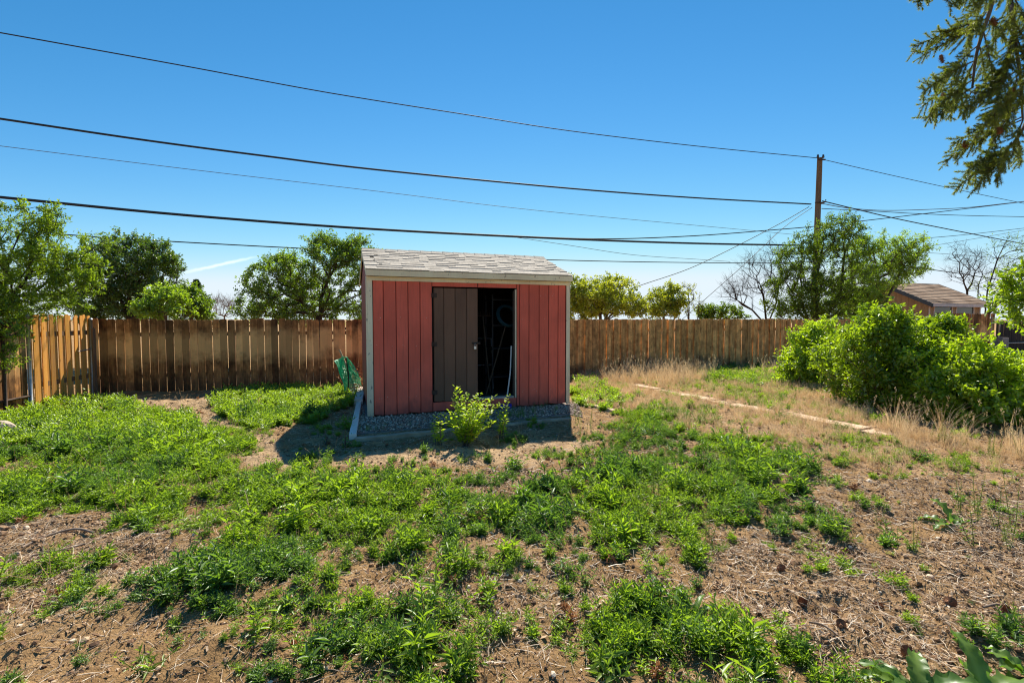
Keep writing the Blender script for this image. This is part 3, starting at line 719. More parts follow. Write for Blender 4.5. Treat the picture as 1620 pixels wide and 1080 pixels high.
gt = thing('shaded_gate', 'gate at the left edge under the elm, tree shade put into its dark colours', 'gate', (0, 0, 0))  # pickets, post and rails get dark materials as painted tree shade
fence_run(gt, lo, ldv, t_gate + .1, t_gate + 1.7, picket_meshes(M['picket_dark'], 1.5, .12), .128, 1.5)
steel_post(gt, (lo[0] + ldv[0] * (t_gate + .55) + .05, lo[1] + ldv[1] * (t_gate + .55)), 1.45, .022).data.materials[0] = M['iron']  # dark iron swapped in for steel to paint the tree shade
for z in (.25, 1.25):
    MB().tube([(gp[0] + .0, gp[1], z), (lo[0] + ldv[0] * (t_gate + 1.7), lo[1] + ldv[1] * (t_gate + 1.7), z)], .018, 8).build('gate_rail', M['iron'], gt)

# gate and pier at the far right
pe = (fo[0] + fd[0] * t_end, fo[1] + fd[1] * t_end)
pr = thing('block_pier', 'squat grey block pier beside the gate at the far right', 'pier', (pe[0] - .12, pe[1] - .35, 0), FANG)
for k in range(4): MB().box(-.2, .2, -.2, .2, k * .2 + .004, k * .2 + .196).build('block', M['block'], pr)
steel_post(pr, (0.02, .28), 1.55, .035, 'gate_post')
rg = thing('farm_gate', 'grey board gate with steel pipe frame at the right edge', 'gate', (0, 0, 0))
fence_run(rg, (pe[0] + .25, pe[1] + .1), fd, 0, 2.0, picket_meshes(M['picket_grey'], 1.45, .15), .17, 1.45, 0)
go_ = Vector((pe[0] + .22, pe[1] - .02, 0)); ge = go_ + Vector((fd[0], fd[1], 0)) * 2.1
b = MB(); up = Vector((0, 0, 1))
b.tube([go_ + up * .2, go_ + up * 1.42, ge + up * 1.42, ge + up * .2, go_ + up * .2], .022, 8)
b.build('pipe_frame', M['steel'], rg)
MB().tube([go_ + up * .55, ge + up * .55], .018, 8).build('pipe_rail', M['steel'], rg)

# ------------------------------------------------------------------ neighbour's outbuilding
def neighbour():
    Yc = 22.0; c1 = at(1469, 484, Yc); s = thing('outbuilding', 'brown board outbuilding with brown shingle roof beyond the fence at right', 'outbuilding', (c1.x, c1.y, 0), FANG)
    o = (c1.x, c1.y); Wd = on_line(1549, o, fd); D = 3.9; eh = 2.32; rise = .95; hf = D / 2
    ed = [i * Wd / 16 for i in range(17)]
    def wallboards(x0, x1, z0, z1):
        n = max(1, round((x1 - x0) / .24))
        for i in range(n): MB().box(x0 + (x1 - x0) * i / n + .003, x0 + (x1 - x0) * (i + 1) / n - .003, -.02, 0, z0, z1).build('wall_board', M['brown_wall'], s)
    w1 = (on_line(1476, o, fd), on_line(1503, o, fd)); w2 = (on_line(1511, o, fd), on_line(1537, o, fd)); zt = 2.12; zb = 1.2
    wallboards(.08, w1[0] - .06, 0, eh); wallboards(w1[1] + .06, w2[0] - .06, 0, eh); wallboards(w2[1] + .06, Wd - .08, 0, eh)
    for a, b_ in (w1, w2):
        wallboards(a - .06, b_ + .06, 0, zb - .06); wallboards(a - .06, b_ + .06, zt + .06, eh)
        fr = MB(); fr.box(a - .06, b_ + .06, -.05, -.005, zt, zt + .055); fr.box(a - .06, b_ + .06, -.05, -.005, zb - .055, zb); fr.box(a - .06, a, -.05, -.005, zb + .001, zt - .001); fr.box(b_, b_ + .06, -.05, -.005, zb + .001, zt - .001)
        wn = fr.build('window', M['trim_white'], s); MB().box(a + .001, b_ - .001, -.015, -.008, zb + .001, zt - .001).build('pane', M['glass'], wn)
    for x in (0, Wd - .08): MB().box(x, x + .08, -.03, .0, 0, eh).build('corner_board', M['trim_white'], s)
    MB().box(0.001, Wd - .001, .001, D, 0, eh).build('wall_core', M['brown_wall'], s)
    n = 14
    for i in range(n):
        y0, y1 = D * i / n, D * (i + 1) / n; z = lambda y: eh + rise * (1 - abs(y - hf) / hf) - .03
        for X in (-.021, Wd + .001):
            ring = [(y0 + .004, 0), (y1 - .004, 0), (y1 - .004, z(y1)), (y0 + .004, z(y0))]
            m = MB().add([(X, y, zz) for y, zz in ring] + [(X + .02, y, zz) for y, zz in ring], [(0, 3, 2, 1), (4, 5, 6, 7), (0, 1, 5, 4), (1, 2, 6, 5), (2, 3, 7, 6), (3, 0, 4, 7)]).build('gable_board', M['brown_wall'], s)
    sl_ = rise / hf; ov = .32; side = .3; nr = 13; b = MB()
    for sgn in (0, 1):
        for r in range(nr):
            y0 = -ov + (hf + ov) * r / nr; y1 = -ov + (hf + ov) * (r + 1) / nr + .03; z0 = eh + .03 + (y0) * sl_ + .03; z1 = eh + .03 + y1 * sl_ + .005
            if sgn: y0, y1 = D - y0, D - y1
            b.add([(-side, y0, z0 - .03), (Wd + side, y0, z0 - .03), (Wd + side, y0, z0), (-side, y0, z0), (Wd + side, y1, z1), (-side, y1, z1)], [(0, 1, 2, 3), (3, 2, 4, 5)])
    rf = b.build('roof', M['shingle_brown'], s)
    MB().box(-side, Wd + side, -ov - .04, -ov - .005, eh - ov * sl_ - .10, eh - ov * sl_ + .035).build('fascia_board', M['trim_white'], s)
    for X in (-side - .03, Wd + side + .002):
        b = MB()
        for (y0, y1) in ((-ov - .04, hf), (hf, D + ov)):
            zf = lambda y: eh + rise * (1 - abs(y - hf) / hf)
            b.add([(X, y0, zf(y0) - .12), (X, y1, zf(y1) - .12), (X, y1, zf(y1) + .06), (X, y0, zf(y0) + .06), (X + .03, y0, zf(y0) - .12), (X + .03, y1, zf(y1) - .12), (X + .03, y1, zf(y1) + .06), (X + .03, y0, zf(y0) + .06)],
                  [(0, 3, 2, 1), (4, 5, 6, 7), (0, 1, 5, 4), (1, 2, 6, 5), (2, 3, 7, 6), (3, 0, 4, 7)])
        b.build('barge_board', simple('slate_blue_trim', (.05, .06, .075), (.09, .10, .12), 5, .7), s)
neighbour()

# ------------------------------------------------------------------ utility pole and wires
PY = 24.0; pb = at(1290, 395, PY); ptop = at(1297, 250, PY)
up_ = thing('utility_pole', 'tall grey wooden utility pole rising behind the trees at right', 'pole', (pb.x, PY, 0))
zt = ptop.z; lean = (ptop.x - pb.x)
b = MB(); b.tube([(0, 0, 0), (lean * .5, 0, zt * .5), (lean, 0, zt)], [.155, .14, .115], 12); b.build('pole_shaft', M['pole'], up_, smooth_=True)
def ph(py): return at(1293, py, PY).z
for dx in (-.13, .13):
    b = MB(); b.tube([(lean + dx, -.05, zt - .12), (lean + dx, -.05, zt + .0)], .012, 6); b.tube([(lean + dx, -.05, zt - .02), (lean + dx, -.05, zt + .05), (lean + dx, -.05, zt + .1), (lean + dx, -.05, zt + .14)], [.05, .06, .04, .045], 8); b.build('insulator', M['insulator'], up_)
b = MB(); b.box(lean - .18, lean + .18, -.17, -.125, zt - .16, zt - .10); b.build('crossarm', M['iron'], up_)
z = ph(320); b = MB(); b.tube([(lean * .7 + .08, -.1, z - .1), (lean * .7 + .3, -.12, z), (lean * .7 + .3, -.12, z + .1)], .03, 6); b.build('bracket', M['iron'], up_)
b = MB(); b.box(lean * .7 - .25, lean * .7 + .2, -.2, -.15, z - .08, z - .03); b.build('bracket', M['iron'], up_)

def catmull(P, n=8):
    P = [Vector(p) for p in P]; Q = [P[0] * 2 - P[1]] + P + [P[-1] * 2 - P[-2]]; out = []
    for i in range(1, len(Q) - 2):
        for k in range(n):
            t = k / n; p0, p1, p2, p3 = Q[i - 1:i + 3]
            out.append(.5 * ((2 * p1) + (-p0 + p2) * t + (2 * p0 - 5 * p1 + 4 * p2 - p3) * t * t + (-p0 + 3 * p1 - 3 * p2 + p3) * t ** 3))
    out.append(P[-1]); return out
def wire(pts, width_px, label, mat='cable', off=0.0, name='overhead_wire', cat='cable', ext=(2, 2)):
    """points seen in the photo, placed in the upright plane of the pole line (shifted by off metres across it)"""
    o = (pb.x + fnor.x * off, PY + fnor.y * off); P = []
    for px, py in pts:
        t = on_line(px, o, fd); Y = o[1] + fd[1] * t; P.append(at(px, py, Y))
    P0 = P[0] + (P[0] - P[1]) * .6 if ext[0] else P[0]; P1 = P[-1] + (P[-1] - P[-2]) * .6 if ext[1] else P[-1]
    P = ([P0] if ext[0] else []) + P + ([P1] if ext[1] else [])
    r = width_px / 2 * PY / F * .62
    return tag(MB().tube(catmull(P, 6), r, 6).build(name, M[mat], smooth_=True), label, cat)
wire([(0, 52), (150, 79), (310, 108), (520, 147), (740, 182), (900, 207), (1100, 231), (1292, 250)], 1.7, 'topmost wire from upper left to the tip of the pole', 'cable', ext=(1, 0))
wire([(0, 188), (230, 222), (420, 247), (600, 269), (900, 298), (1100, 313), (1283, 323)], 3.2, 'thick black twisted cable reaching the pole at mid height', 'cable', ext=(1, 0))
wire([(0, 231), (300, 268), (600, 303), (850, 333), (1160, 362)], 1.3, 'faint thin wire between the two thick cables at left', 'cable_thin', 8, ext=(1, 1))
wire([(0, 312), (300, 341), (600, 363), (900, 378), (1100, 385), (1262, 388)], 4.2, 'thickest black cable crossing just above the shed roof', 'cable', -.5, ext=(1, 0))
wire([(130, 373), (200, 378), (480, 393), (870, 411), (1160, 416), (1260, 415)], 2.2, 'lowest dark wire running behind the trees and the shed ridge', 'cable', 3.0, ext=(1, 1))
wire([(1300, 252), (1400, 275), (1500, 297), (1620, 322)], 1.5, 'thin wire leaving the top of the pole towards the right', 'cable', ext=(0, 1))
wire([(1301, 318), (1350, 330), (1414, 345), (1492, 361), (1620, 386)], 2.6, 'thick cable dropping from the pole to the lower right', 'cable', ext=(0, 1))
wire([(820, 374), (960, 378), (1100, 373), (1220, 364), (1290, 358), (1360, 350), (1438, 341), (1530, 330), (1620, 319)], 2.4, 'long cable sagging behind the shed and rising to the right edge', 'cable', .7, ext=(0, 1))
wire([(1300, 322), (1340, 329), (1400, 333), (1480, 331), (1535, 328), (1590, 322)], 2.0, 'slack coiled cable just right of the pole', 'cable_thin', .15, ext=(0, 1))
wire([(1300, 330), (1380, 334), (1450, 338), (1530, 341), (1620, 343)], 1.8, 'nearly level wire from the pole to the right edge', 'cable', .3, ext=(0, 1))
wire([(1450, 378), (1530, 371), (1620, 361)], 1.8, 'upper of two rising wires above the outbuilding', 'cable', 2, ext=(1, 1))
wire([(1462, 391), (1540, 378), (1620, 364)], 1.4, 'lower of two rising wires above the outbuilding', 'cable_thin', 2.5, ext=(1, 1))
wire([(1455, 399), (1530, 404), (1620, 411)], 1.4, 'faint wire sloping gently above the outbuilding', 'cable_thin', 3, ext=(1, 1))
wire([(1463, 425), (1520, 433), (1590, 444), (1640, 452)], 2.4, 'black cable passing close over the outbuilding roof', 'cable', 0.5, ext=(1, 1))
wire([(1280, 327), (1235, 353), (1160, 392), (1090, 425), (1020, 449)], 1.7, 'service wire dropping from the pole to the lower left, upper of two', 'cable', 1.5, ext=(0, 1))
wire([(1285, 328), (1240, 360), (1180, 416), (1110, 478), (1085, 500)], 1.4, 'service wire dropping from the pole to the lower left, steeper of two', 'cable_thin', 1.2, ext=(0, 1))
wire([(840, 379), (900, 388), (1000, 403), (1100, 410)], 1.2, 'thin wire seen low in the sky right of the shed roof', 'cable_thin', 5, ext=(1, 1))

# ------------------------------------------------------------------ trees
def branch_mesh(nodes_, par, rad, n=5):
    V = []; Fc = []; cnt = 0; idx = [i for i in range(len(nodes_)) if par[i] >= 0]
    P1 = nodes_[idx]; P0 = nodes_[par[idx]]; r1 = rad[idx]; r0 = np.minimum(rad[par[idx]], rad[idx] * 1.6)
    d = unit(P1 - P0); u = np.where(np.abs(d[:, 2:3]) > .9, np.array([[1., 0, 0]]), np.array([[0, 0, 1.]])); a = unit(np.cross(d, u)); b = np.cross(d, a)
    k = np.arange(n) * 2 * math.pi / n; ca, sa = np.cos(k), np.sin(k)
    off = a[:, None] * ca[None, :, None] + b[:, None] * sa[None, :, None]
    R0 = P0[:, None] + off * r0[:, None, None]; R1 = (P1 + d * r1[:, None] * .3)[:, None] + off * r1[:, None, None]
    V = np.concatenate([R0, R1], 1).reshape(-1, 3); m = len(idx); base = (np.arange(m) * 2 * n)[:, None]; kk = np.arange(n)[None]
    Fc = np.stack([base + kk, base + (kk + 1) % n, base + n + (kk + 1) % n, base + n + kk], 2).reshape(-1, 4)
    return V, Fc
def grow(trunks, lobes, n, seed, alpha=.45, rtip=.006, power=.46, step=.35, shell=.6, wander=.08):
    g = np.random.default_rng(seed); N = []; par = []; plen = []
    for tr in trunks:
        prev = -1 
        for p in tr:
            p = np.array(p, float); plen.append(0 if prev < 0 else plen[prev] + np.linalg.norm(p - N[prev])); N.append(p); par.append(prev); prev = len(N) - 1
    vol = np.array([a * b * c for (_, (a, b, c)) in lobes]); pr = vol ** .62; pr /= pr.sum(); att = []
    for _ in range(n):
        c, r = lobes[g.choice(len(lobes), p=pr)]; v = unit(g.normal(size=3)); q = np.array(c) + v * np.array(r) * (g.random() ** (1 / 3 * shell))
        att.append(q)
    att = np.array(att); base = np.array([tr[-1] for tr in trunks]); dd = np.min(np.linalg.norm(att[:, None] - base[None], axis=2), 1); att = att[np.argsort(dd)]
    tips = []
    for a in att:
        A_ = np.array(N); dist = np.linalg.norm(A_ - a, axis=1); low = np.maximum(0, A_[:, 2] - a[2]) * .8
        j = int(np.argmin(dist + alpha * np.array(plen) + low)); L = dist[j]; k = max(1, int(L / step)); prev = j
        for i in range(1, k + 1):
            f = i / k; p = N[j] * (1 - f) + a * f
            if i < k: p = p + g.normal(size=3) * wander * min(L, 1) + np.array([0, 0, .10 * L * f * (1 - f)])
            plen.append(plen[prev] + np.linalg.norm(p - N[prev])); N.append(p); par.append(prev); prev = len(N) - 1
        tips.append(prev)
    N = np.array(N); par = np.array(par); cnt = np.zeros(len(N)); cnt[tips] += 1
    for i in range(len(N) - 1, -1, -1):
        if par[i] >= 0: cnt[par[i]] += cnt[i]
    rad = rtip * np.maximum(cnt, 1) ** power
    return N, par, rad, np.array(tips)
def tree(name, label, cat, loc, trunks, lobes, n, leafn, leafL, mats, seed, spread=.22, lw=.5, group=None, rtip=.006, power=.46, shell=.6, up=.3, twigs=5, alpha=.45, step=.35, wander=.08):
    """trunks and lobes in local coordinates; leaves sit on short twigs round every branch tip"""
    g = np.random.default_rng(seed + 100); N, par, rad, tips = grow(trunks, lobes, n, seed, rtip=rtip, power=power, shell=shell, alpha=alpha, step=step, wander=wander)
    t = thing(name, label, cat, loc, 0, group)
    TP = N[tips]; out = unit(TP - N[par[tips]])
    # twiglets
    k = twigs; P0 = np.repeat(TP, k, 0); D = unit(np.repeat(out, k, 0) * .8 + g.normal(size=(len(P0), 3)) * .8 + np.array([0, 0, up])); Lt = spread * g.uniform(.5, 1.3, len(P0))
    P1 = P0 + D * Lt[:, None]; m = len(N)
    allN = np.concatenate([N, P1]); allp = np.concatenate([par, np.repeat(tips, k)]); allr = np.concatenate([rad, np.full(len(P1), rtip * .35)])
    V, Fc = branch_mesh(allN, allp, allr, 5)
    obj('trunk', np_mesh('trunk', V, Fc, mats[0], smooth_=True), t)
    if leafn:
        q = max(1, leafn // k); rep = lambda a: np.repeat(a, q, 0)
        f = g.uniform(.05, 1.05, len(P0) * q); base = rep(P0) + rep(D) * (rep(Lt) * f)[:, None] + g.normal(size=(len(f), 3)) * spread * .12
        ld_ = unit(rep(D) * .6 + g.normal(size=base.shape) * .75 + np.array([0, 0, -.15])); nn = unit(g.normal(size=base.shape) * .7 + np.array([0, 0, .9]))
        L = leafL * g.uniform(.6, 1.25, len(f)); W_ = L * lw * g.uniform(.85, 1.15, len(f)); V, Fc = leaves(base, ld_, nn, L, W_, .2, .12)
        ct = np.repeat(np.repeat(g.random(len(TP)), k), q); tone = np.clip(ct * .6 + g.random(len(f)) * .5, 0, 1)
        obj('crown', np_mesh('crown', V, Fc, mats[1], np.repeat(tone, 4)), t)
    return t

def lob(px, py, Y, rx, ry, rd=None, base=None):
    """crown lobe: centre seen at px,py at depth Y, radii rx, ry in photo pixels"""
    p = at(px, py, Y); k = Y / F; return ((p.x - base[0], p.y - base[1], p.z), (rx * k, (rd or min(rx, ry) * k), ry * k))
def T(name, label, base_px, Y, trunks_px, lobes_px, **kw):
    bx = at(base_px, 540, Y).x; base = (bx, Y)
    tr = [[((at(px, py, Y + dy).x - bx), dy, max(at(px, py, Y + dy).z, 0) if py is not None else 0) for px, py, dy in one] for one in trunks_px]
    tr = [[(one[0][0], one[0][1], 0.0)] + one for one in tr]
    lb = [lob(a, b_, Y + e, c, d, f, base) for a, b_, c, d, e, f in lobes_px]
    if kw['leafn'] > 20:
        g = random.Random(kw['seed']); big = list(lb); k_ = sum(max(q[1]) for q in big) / len(big)
        for k in range(kw.pop('sprigs', 14)):
            c, q = g.choice(big); a = g.uniform(0, 6.28); e = g.uniform(-.5, 1.4); u = (math.cos(a) * math.cos(e), math.sin(a) * math.cos(e), math.sin(e)); f = g.uniform(.9, 1.15)
            lb.append(((c[0] + u[0] * q[0] * f, c[1] + u[1] * q[1] * f, c[2] + u[2] * q[2] * f), (k_ * g.uniform(.12, .3),) * 2 + (k_ * g.uniform(.14, .34),)))
    return tree(name, label, kw.pop('cat', 'tree'), (bx, Y, 0), tr, lb, **kw)

# left elm by the side fence
T('elm_tree', 'airy light green elm at the left edge hanging over the golden fence', -30, 7.8,
  [[(-25, 560, 0), (-10, 500, 0), (0, 440, .1)], [(-20, 520, 0), (20, 470, -.1), (50, 430, 0)]],
  [(30, 400, 55, 60, 0, .6), (90, 395, 38, 42, 0, .5), (60, 450, 80, 45, 0, .5), (-40, 420, 80, 90, 0, .8), (116, 432, 30, 36, 0, .4), (30, 345, 40, 32, 0, .5), (110, 472, 26, 18, .1, .3), (0, 505, 30, 30, -.1, .4), (70, 345, 20, 28, 0, .25), (150, 385, 28, 12, 0, .2), (30, 480, 60, 30, .2, .5), (6, 545, 18, 50, -.55, .12), (40, 526, 18, 10, -.5, .12), (-20, 500, 60, 50, -.4, .3)],
  n=360, leafn=95, leafL=.05, mats=(M['bark_dark'], M['l_elm']), seed=11, spread=.17, lw=.42, rtip=.0035, sprigs=5)
T('dark_tree', 'dense dark green round tree behind the fence corner at left', 205, 15.5,
  [[(205, 505, 0), (205, 470, 0)], [(205, 505, 0), (185, 460, 0), (175, 440, .2)], [(208, 505, 0), (235, 460, 0)]],
  [(190, 425, 45, 48, 0, 1.1), (235, 420, 42, 38, 0, 1.0), (165, 460, 38, 40, 0, 1), (215, 470, 55, 32, .3, 1), (250, 450, 30, 35, 0, .8), (200, 392, 26, 18, 0, .5), (262, 412, 18, 20, 0, .4), (155, 415, 22, 24, 0, .5), (140, 485, 30, 25, .5, .6), (190, 494, 60, 16, .3, .8), (240, 490, 40, 16, .3, .8)],
  n=520, leafn=95, leafL=.07, mats=(M['bark_dark'], M['l_dark']), seed=12, spread=.26, lw=.6)
T('yellow_bush', 'bright yellow green bushy tree behind the fence, right of the dark round tree', 262, 14,
  [[(262, 520, 0), (262, 500, 0)]], [(250, 478, 22, 22, 0, .6), (275, 488, 26, 20, 0, .6), (240, 492, 20, 16, 0, .5)],
  n=90, leafn=70, leafL=.08, mats=(M['bark'], M['l_weed2']), seed=13, spread=.22, lw=.6)
T('round_bush', 'mid green bush behind the fence in front of the dark conifer', 302, 15,
  [[(302, 520, 0), (302, 500, 0)]], [(300, 484, 26, 22, 0, .6), (318, 492, 14, 14, 0, .4), (292, 468, 14, 10, 0, .3)],
  n=90, leafn=70, leafL=.08, mats=(M['bark'], M['l_mid']), seed=14, spread=.22, lw=.6)
# centre tree
T('spreading_tree', 'large spreading green tree behind the fence just left of the shed', 505, 15.5,
  [[(506, 500, 0), (508, 470, 0), (520, 440, 0), (525, 410, .1)], [(502, 500, 0), (478, 478, 0), (450, 465, -.1)], [(506, 490, 0), (550, 460, 0)]],
  [(430, 450, 36, 32, 0, 1), (412, 478, 28, 24, 0, .9), (462, 435, 36, 30, 0, 1), (480, 470, 45, 28, .2, 1), (520, 415, 34, 36, 0, 1), (508, 392, 22, 20, 0, .6), (550, 430, 38, 42, 0, 1), (565, 400, 26, 22, 0, .7), (560, 475, 40, 30, .2, 1), (600, 450, 35, 50, 0, 1), (420, 496, 44, 16, 0, .8), (490, 494, 60, 18, .3, .8), (560, 494, 50, 18, .3, .8), (450, 410, 16, 9, 0, .3), (545, 395, 22, 16, 0, .4)],
  n=560, leafn=90, leafL=.07, mats=(M['bark_dark'], M['l_mid']), seed=15, spread=.27, lw=.6)
# conifer
def conifer():
    Y = 30.; bx = at(312, 500, Y).x; top = at(311, 443, Y).z; t = thing('conifer', 'small dark pointed conifer far behind the fence at left', 'tree', (bx, Y, 0)); g = np.random.default_rng(5)
    MB().tube([(0, 0, 0), (0, 0, top)], [.12, .02], 6).build('trunk', M['bark_dark'], t)
    P = []; D = []
    for i in range(7000):
        z = .8 + (top - .8) * g.random(); r = (top - z) * .40 * (1 + .25 * math.sin(z * 9)) + .03; a = g.random() * 6.28; f = g.random() ** .4
        P.append((r * f * math.cos(a), r * f * math.sin(a), z)); D.append((math.cos(a), math.sin(a), .15 + g.normal() * .3))
    P = np.array(P); D = np.array(D); V, Fc = leaves(P, D, np.tile([0, 0, 1.], (len(P), 1)) + g.normal(size=P.shape) * .3, np.full(len(P), .15), np.full(len(P), .05))
    obj('crown', np_mesh('crown', V, Fc, M['l_conifer'], np.repeat(g.random(len(P)), 4)), t)
conifer()
T('bare_tree', 'small grey leafless tree far off in the gap left of the spreading tree', 355, 24,
  [[(355, 520, 0), (355, 500, 0)]], [(355, 488, 20, 16, 0, .5), (345, 482, 12, 10, 0, .4), (366, 482, 12, 10, 0, .4)], n=90, leafn=0, leafL=.05, mats=(M['bark_pale'], None), seed=16, spread=.4, rtip=.006, power=.4, twigs=6)
# right of shed
T('yellow_tree', 'yellow green young tree behind the fence touching the shed right edge', 950, 17.5,
  [[(950, 520, 0), (950, 500, 0), (945, 480, 0)], [(955, 510, 0), (985, 480, 0)]],
  [(935, 470, 34, 26, 0, .9), (975, 468, 34, 26, 0, .9), (920, 490, 30, 18, 0, .7), (1000, 485, 22, 18, 0, .6), (955, 485, 50, 18, .2, .9), (905, 462, 20, 20, 0, .5)],
  n=260, leafn=75, leafL=.09, mats=(M['bark'], M['l_yellow']), seed=17, spread=.28, lw=.6)
T('yellow_tree', 'small yellow green tree second to the right of the shed', 1050, 18,
  [[(1050, 520, 0), (1050, 500, 0)]], [(1045, 480, 22, 22, 0, .6), (1068, 475, 18, 18, 0, .5), (1055, 492, 28, 12, 0, .5)], n=110, leafn=60, leafL=.09, mats=(M['bark'], M['l_yellow']), seed=18, spread=.25, lw=.6)
T('thin_sapling', 'two thin upright nearly bare saplings above the tan fence beside the low bush', 1095, 18,
  [[(1090, 520, 0), (1090, 480, 0), (1088, 455, 0)], [(1103, 520, 0), (1105, 485, 0), (1106, 470, 0)]], [(1088, 460, 12, 14, 0, .3), (1105, 478, 8, 14, 0, .2), (1098, 490, 18, 12, 0, .3)], n=36, leafn=12, leafL=.07, mats=(M['bark'], M['l_yellow']), seed=19, spread=.22)
T('low_bush', 'low rounded bush showing just above the fence left of the bare tree', 1140, 18,
  [[(1140, 520, 0), (1140, 505, 0)]], [(1125, 495, 18, 9, 0, .5), (1155, 495, 22, 9, 0, .5), (1140, 500, 36, 8, 0, .5), (1118, 490, 10, 7, 0, .3)], n=80, leafn=50, leafL=.08, mats=(M['bark'], M['l_elm']), seed=20, spread=.18, lw=.6)
T('bare_tree', 'large grey leafless tree left of the utility pole with fanning branches', 1213, 20,
  [[(1213, 520, 0), (1211, 495, 0), (1208, 470, 0)], [(1208, 510, 0), (1190, 490, 0), (1165, 474, 0)], [(1216, 510, 0), (1228, 480, 0), (1232, 450, 0)]],
  [(1210, 430, 34, 34, 0, .9), (1175, 450, 32, 24, 0, .8), (1160, 462, 22, 16, 0, .5), (1195, 415, 26, 24, 0, .6), (1235, 420, 24, 36, 0, .7), (1190, 470, 40, 22, 0, .8), (1222, 392, 16, 16, 0, .4)],
  n=250, leafn=0, leafL=.05, mats=(M['bark_dark'], None), seed=21, spread=.36, rtip=.0045, power=.47, twigs=7)
T('leafy_tree', 'loose green tree growing in front of the utility pole', 1290, 19,
  [[(1295, 520, 0), (1292, 480, 0), (1290, 440, 0)], [(1280, 510, 0), (1265, 470, 0)], [(1300, 510, 0), (1330, 460, 0), (1335, 410, 0)]],
  [(1325, 375, 30, 34, 0, .8), (1345, 362, 20, 18, 0, .5), (1270, 495, 50, 16, .2, .8), (1340, 490, 50, 20, .2, .8), (1300, 420, 40, 36, 0, 1), (1260, 430, 36, 36, 0, .9), (1250, 470, 34, 36, 0, .9), (1300, 470, 45, 32, 0, 1), (1340, 440, 36, 40, 0, 1), (1240, 400, 16, 14, 0, .4), (1285, 385, 22, 20, 0, .5)],
  n=520, leafn=80, leafL=.07, mats=(M['bark_dark'], M['l_elm']), seed=22, spread=.3, lw=.55)
T('leafy_tree', 'broad yellow green tree right of the utility pole beside the outbuilding', 1385, 20.5,
  [[(1385, 520, 0), (1385, 480, 0), (1390, 440, 0)], [(1380, 510, 0), (1360, 470, 0)], [(1390, 500, 0), (1430, 420, 0)]],
  [(1390, 410, 38, 34, 0, .9), (1430, 395, 32, 26, 0, .8), (1370, 450, 36, 36, 0, 1), (1440, 420, 28, 18, 0, .6), (1350, 480, 40, 24, .2, 1), (1400, 440, 34, 24, .4, .8), (1360, 395, 22, 18, 0, .5)],
  n=480, leafn=75, leafL=.07, mats=(M['bark'], M['l_weed2']), seed=23, spread=.3, lw=.55)
T('bare_tree', 'thin dark leafless tree directly behind the outbuilding roof', 1530, 27,
  [[(1530, 520, 0), (1530, 460, 0)], [(1545, 520, 0), (1548, 450, 0)]], [(1525, 420, 26, 30, 0, .8), (1545, 430, 20, 30, 0, .6), (1515, 400, 12, 18, 0, .4)], n=130, leafn=0, leafL=.05, mats=(M['bark_dark'], None), seed=24, spread=.38, rtip=.006, power=.46, twigs=7)
T('half_bare_tree', 'tall dark trunked tree with sparse leaves at the right edge behind the gate', 1560, 25,
  [[(1556, 520, 0), (1562, 460, 0), (1578, 410, 0), (1590, 385, 0)], [(1560, 500, 0), (1600, 460, 0)]],
  [(1595, 395, 28, 22, 0, .8), (1610, 440, 34, 30, 0, .9), (1580, 455, 30, 28, 0, .8), (1650, 420, 40, 50, 0, 1), (1600, 480, 40, 20, 0, .8)], n=210, leafn=10, leafL=.09, mats=(M['bark_dark'], M['l_feather']), seed=25, spread=.4, rtip=.006, power=.46, twigs=5)

# shrubs at the right
def shrub(label, base_px, Y, lobes_px, n, leafn, seed, **kw):
    bx = at(base_px, 540, Y).x; base = (bx, Y); lb = [lob(a, b_ + kw.get('drop', 9), Y + e, c, d, f, base) for a, b_, c, d, e, f in lobes_px]; g = random.Random(seed); tr = []; big = list(lb)
    for k in range(kw.get('sprigs', 44)):               # shoots standing out of the mass
        c, q = g.choice(big); a = g.uniform(0, 6.28); e = g.uniform(-.1, 1.4); u = (math.cos(a) * math.cos(e), math.sin(a) * math.cos(e), math.sin(e)); f = g.uniform(.95, 1.2)
        lb.append(((c[0] + u[0] * q[0] * f, c[1] + u[1] * q[1] * f, max(.2, c[2] + u[2] * q[2] * f)), (g.uniform(.05, .14),) * 2 + (g.uniform(.08, .2),)))
    for k in range(7):
        q = lb[k % len(lb)][0]; x, y = g.uniform(-.35, .35), g.uniform(-.25, .25); tr.append([(x, y, 0), (x + (q[0] - x) * .25, y + (q[1] - y) * .25, max(.25, q[2] * .35))])
    return tree('shrub', label, 'shrub', (bx, Y, 0), tr, lb, n, leafn, kw.get('L', .074), (M['bark'], M['l_bush']), seed, spread=kw.get('spread', .21), lw=.5, group='shrubs along the right side', rtip=.003, power=.45, up=.45, shell=.7)
shrub('small rounded bright green shrub at the far left end of the right hand hedge', 1285, 10.8, [(1270, 560, 30, 28, 0, .5), (1305, 545, 34, 32, 0, .6), (1285, 582, 40, 26, 0, .5), (1340, 565, 34, 36, 0, .6), (1262, 590, 24, 20, 0, .4)], 200, 80, 31)
shrub('tall peaked bright green shrub in the middle of the right hand hedge', 1405, 8.4, [(1390, 530, 40, 26, 0, .5), (1388, 506, 22, 16, 0, .3), (1450, 542, 34, 22, 0, .5), (1498, 522, 20, 12, 0, .25), (1360, 565, 50, 42, 0, .8), (1430, 585, 66, 48, 0, .9), (1395, 615, 60, 36, 0, .7), (1475, 528, 26, 12, 0, .3)], 440, 84, 32)
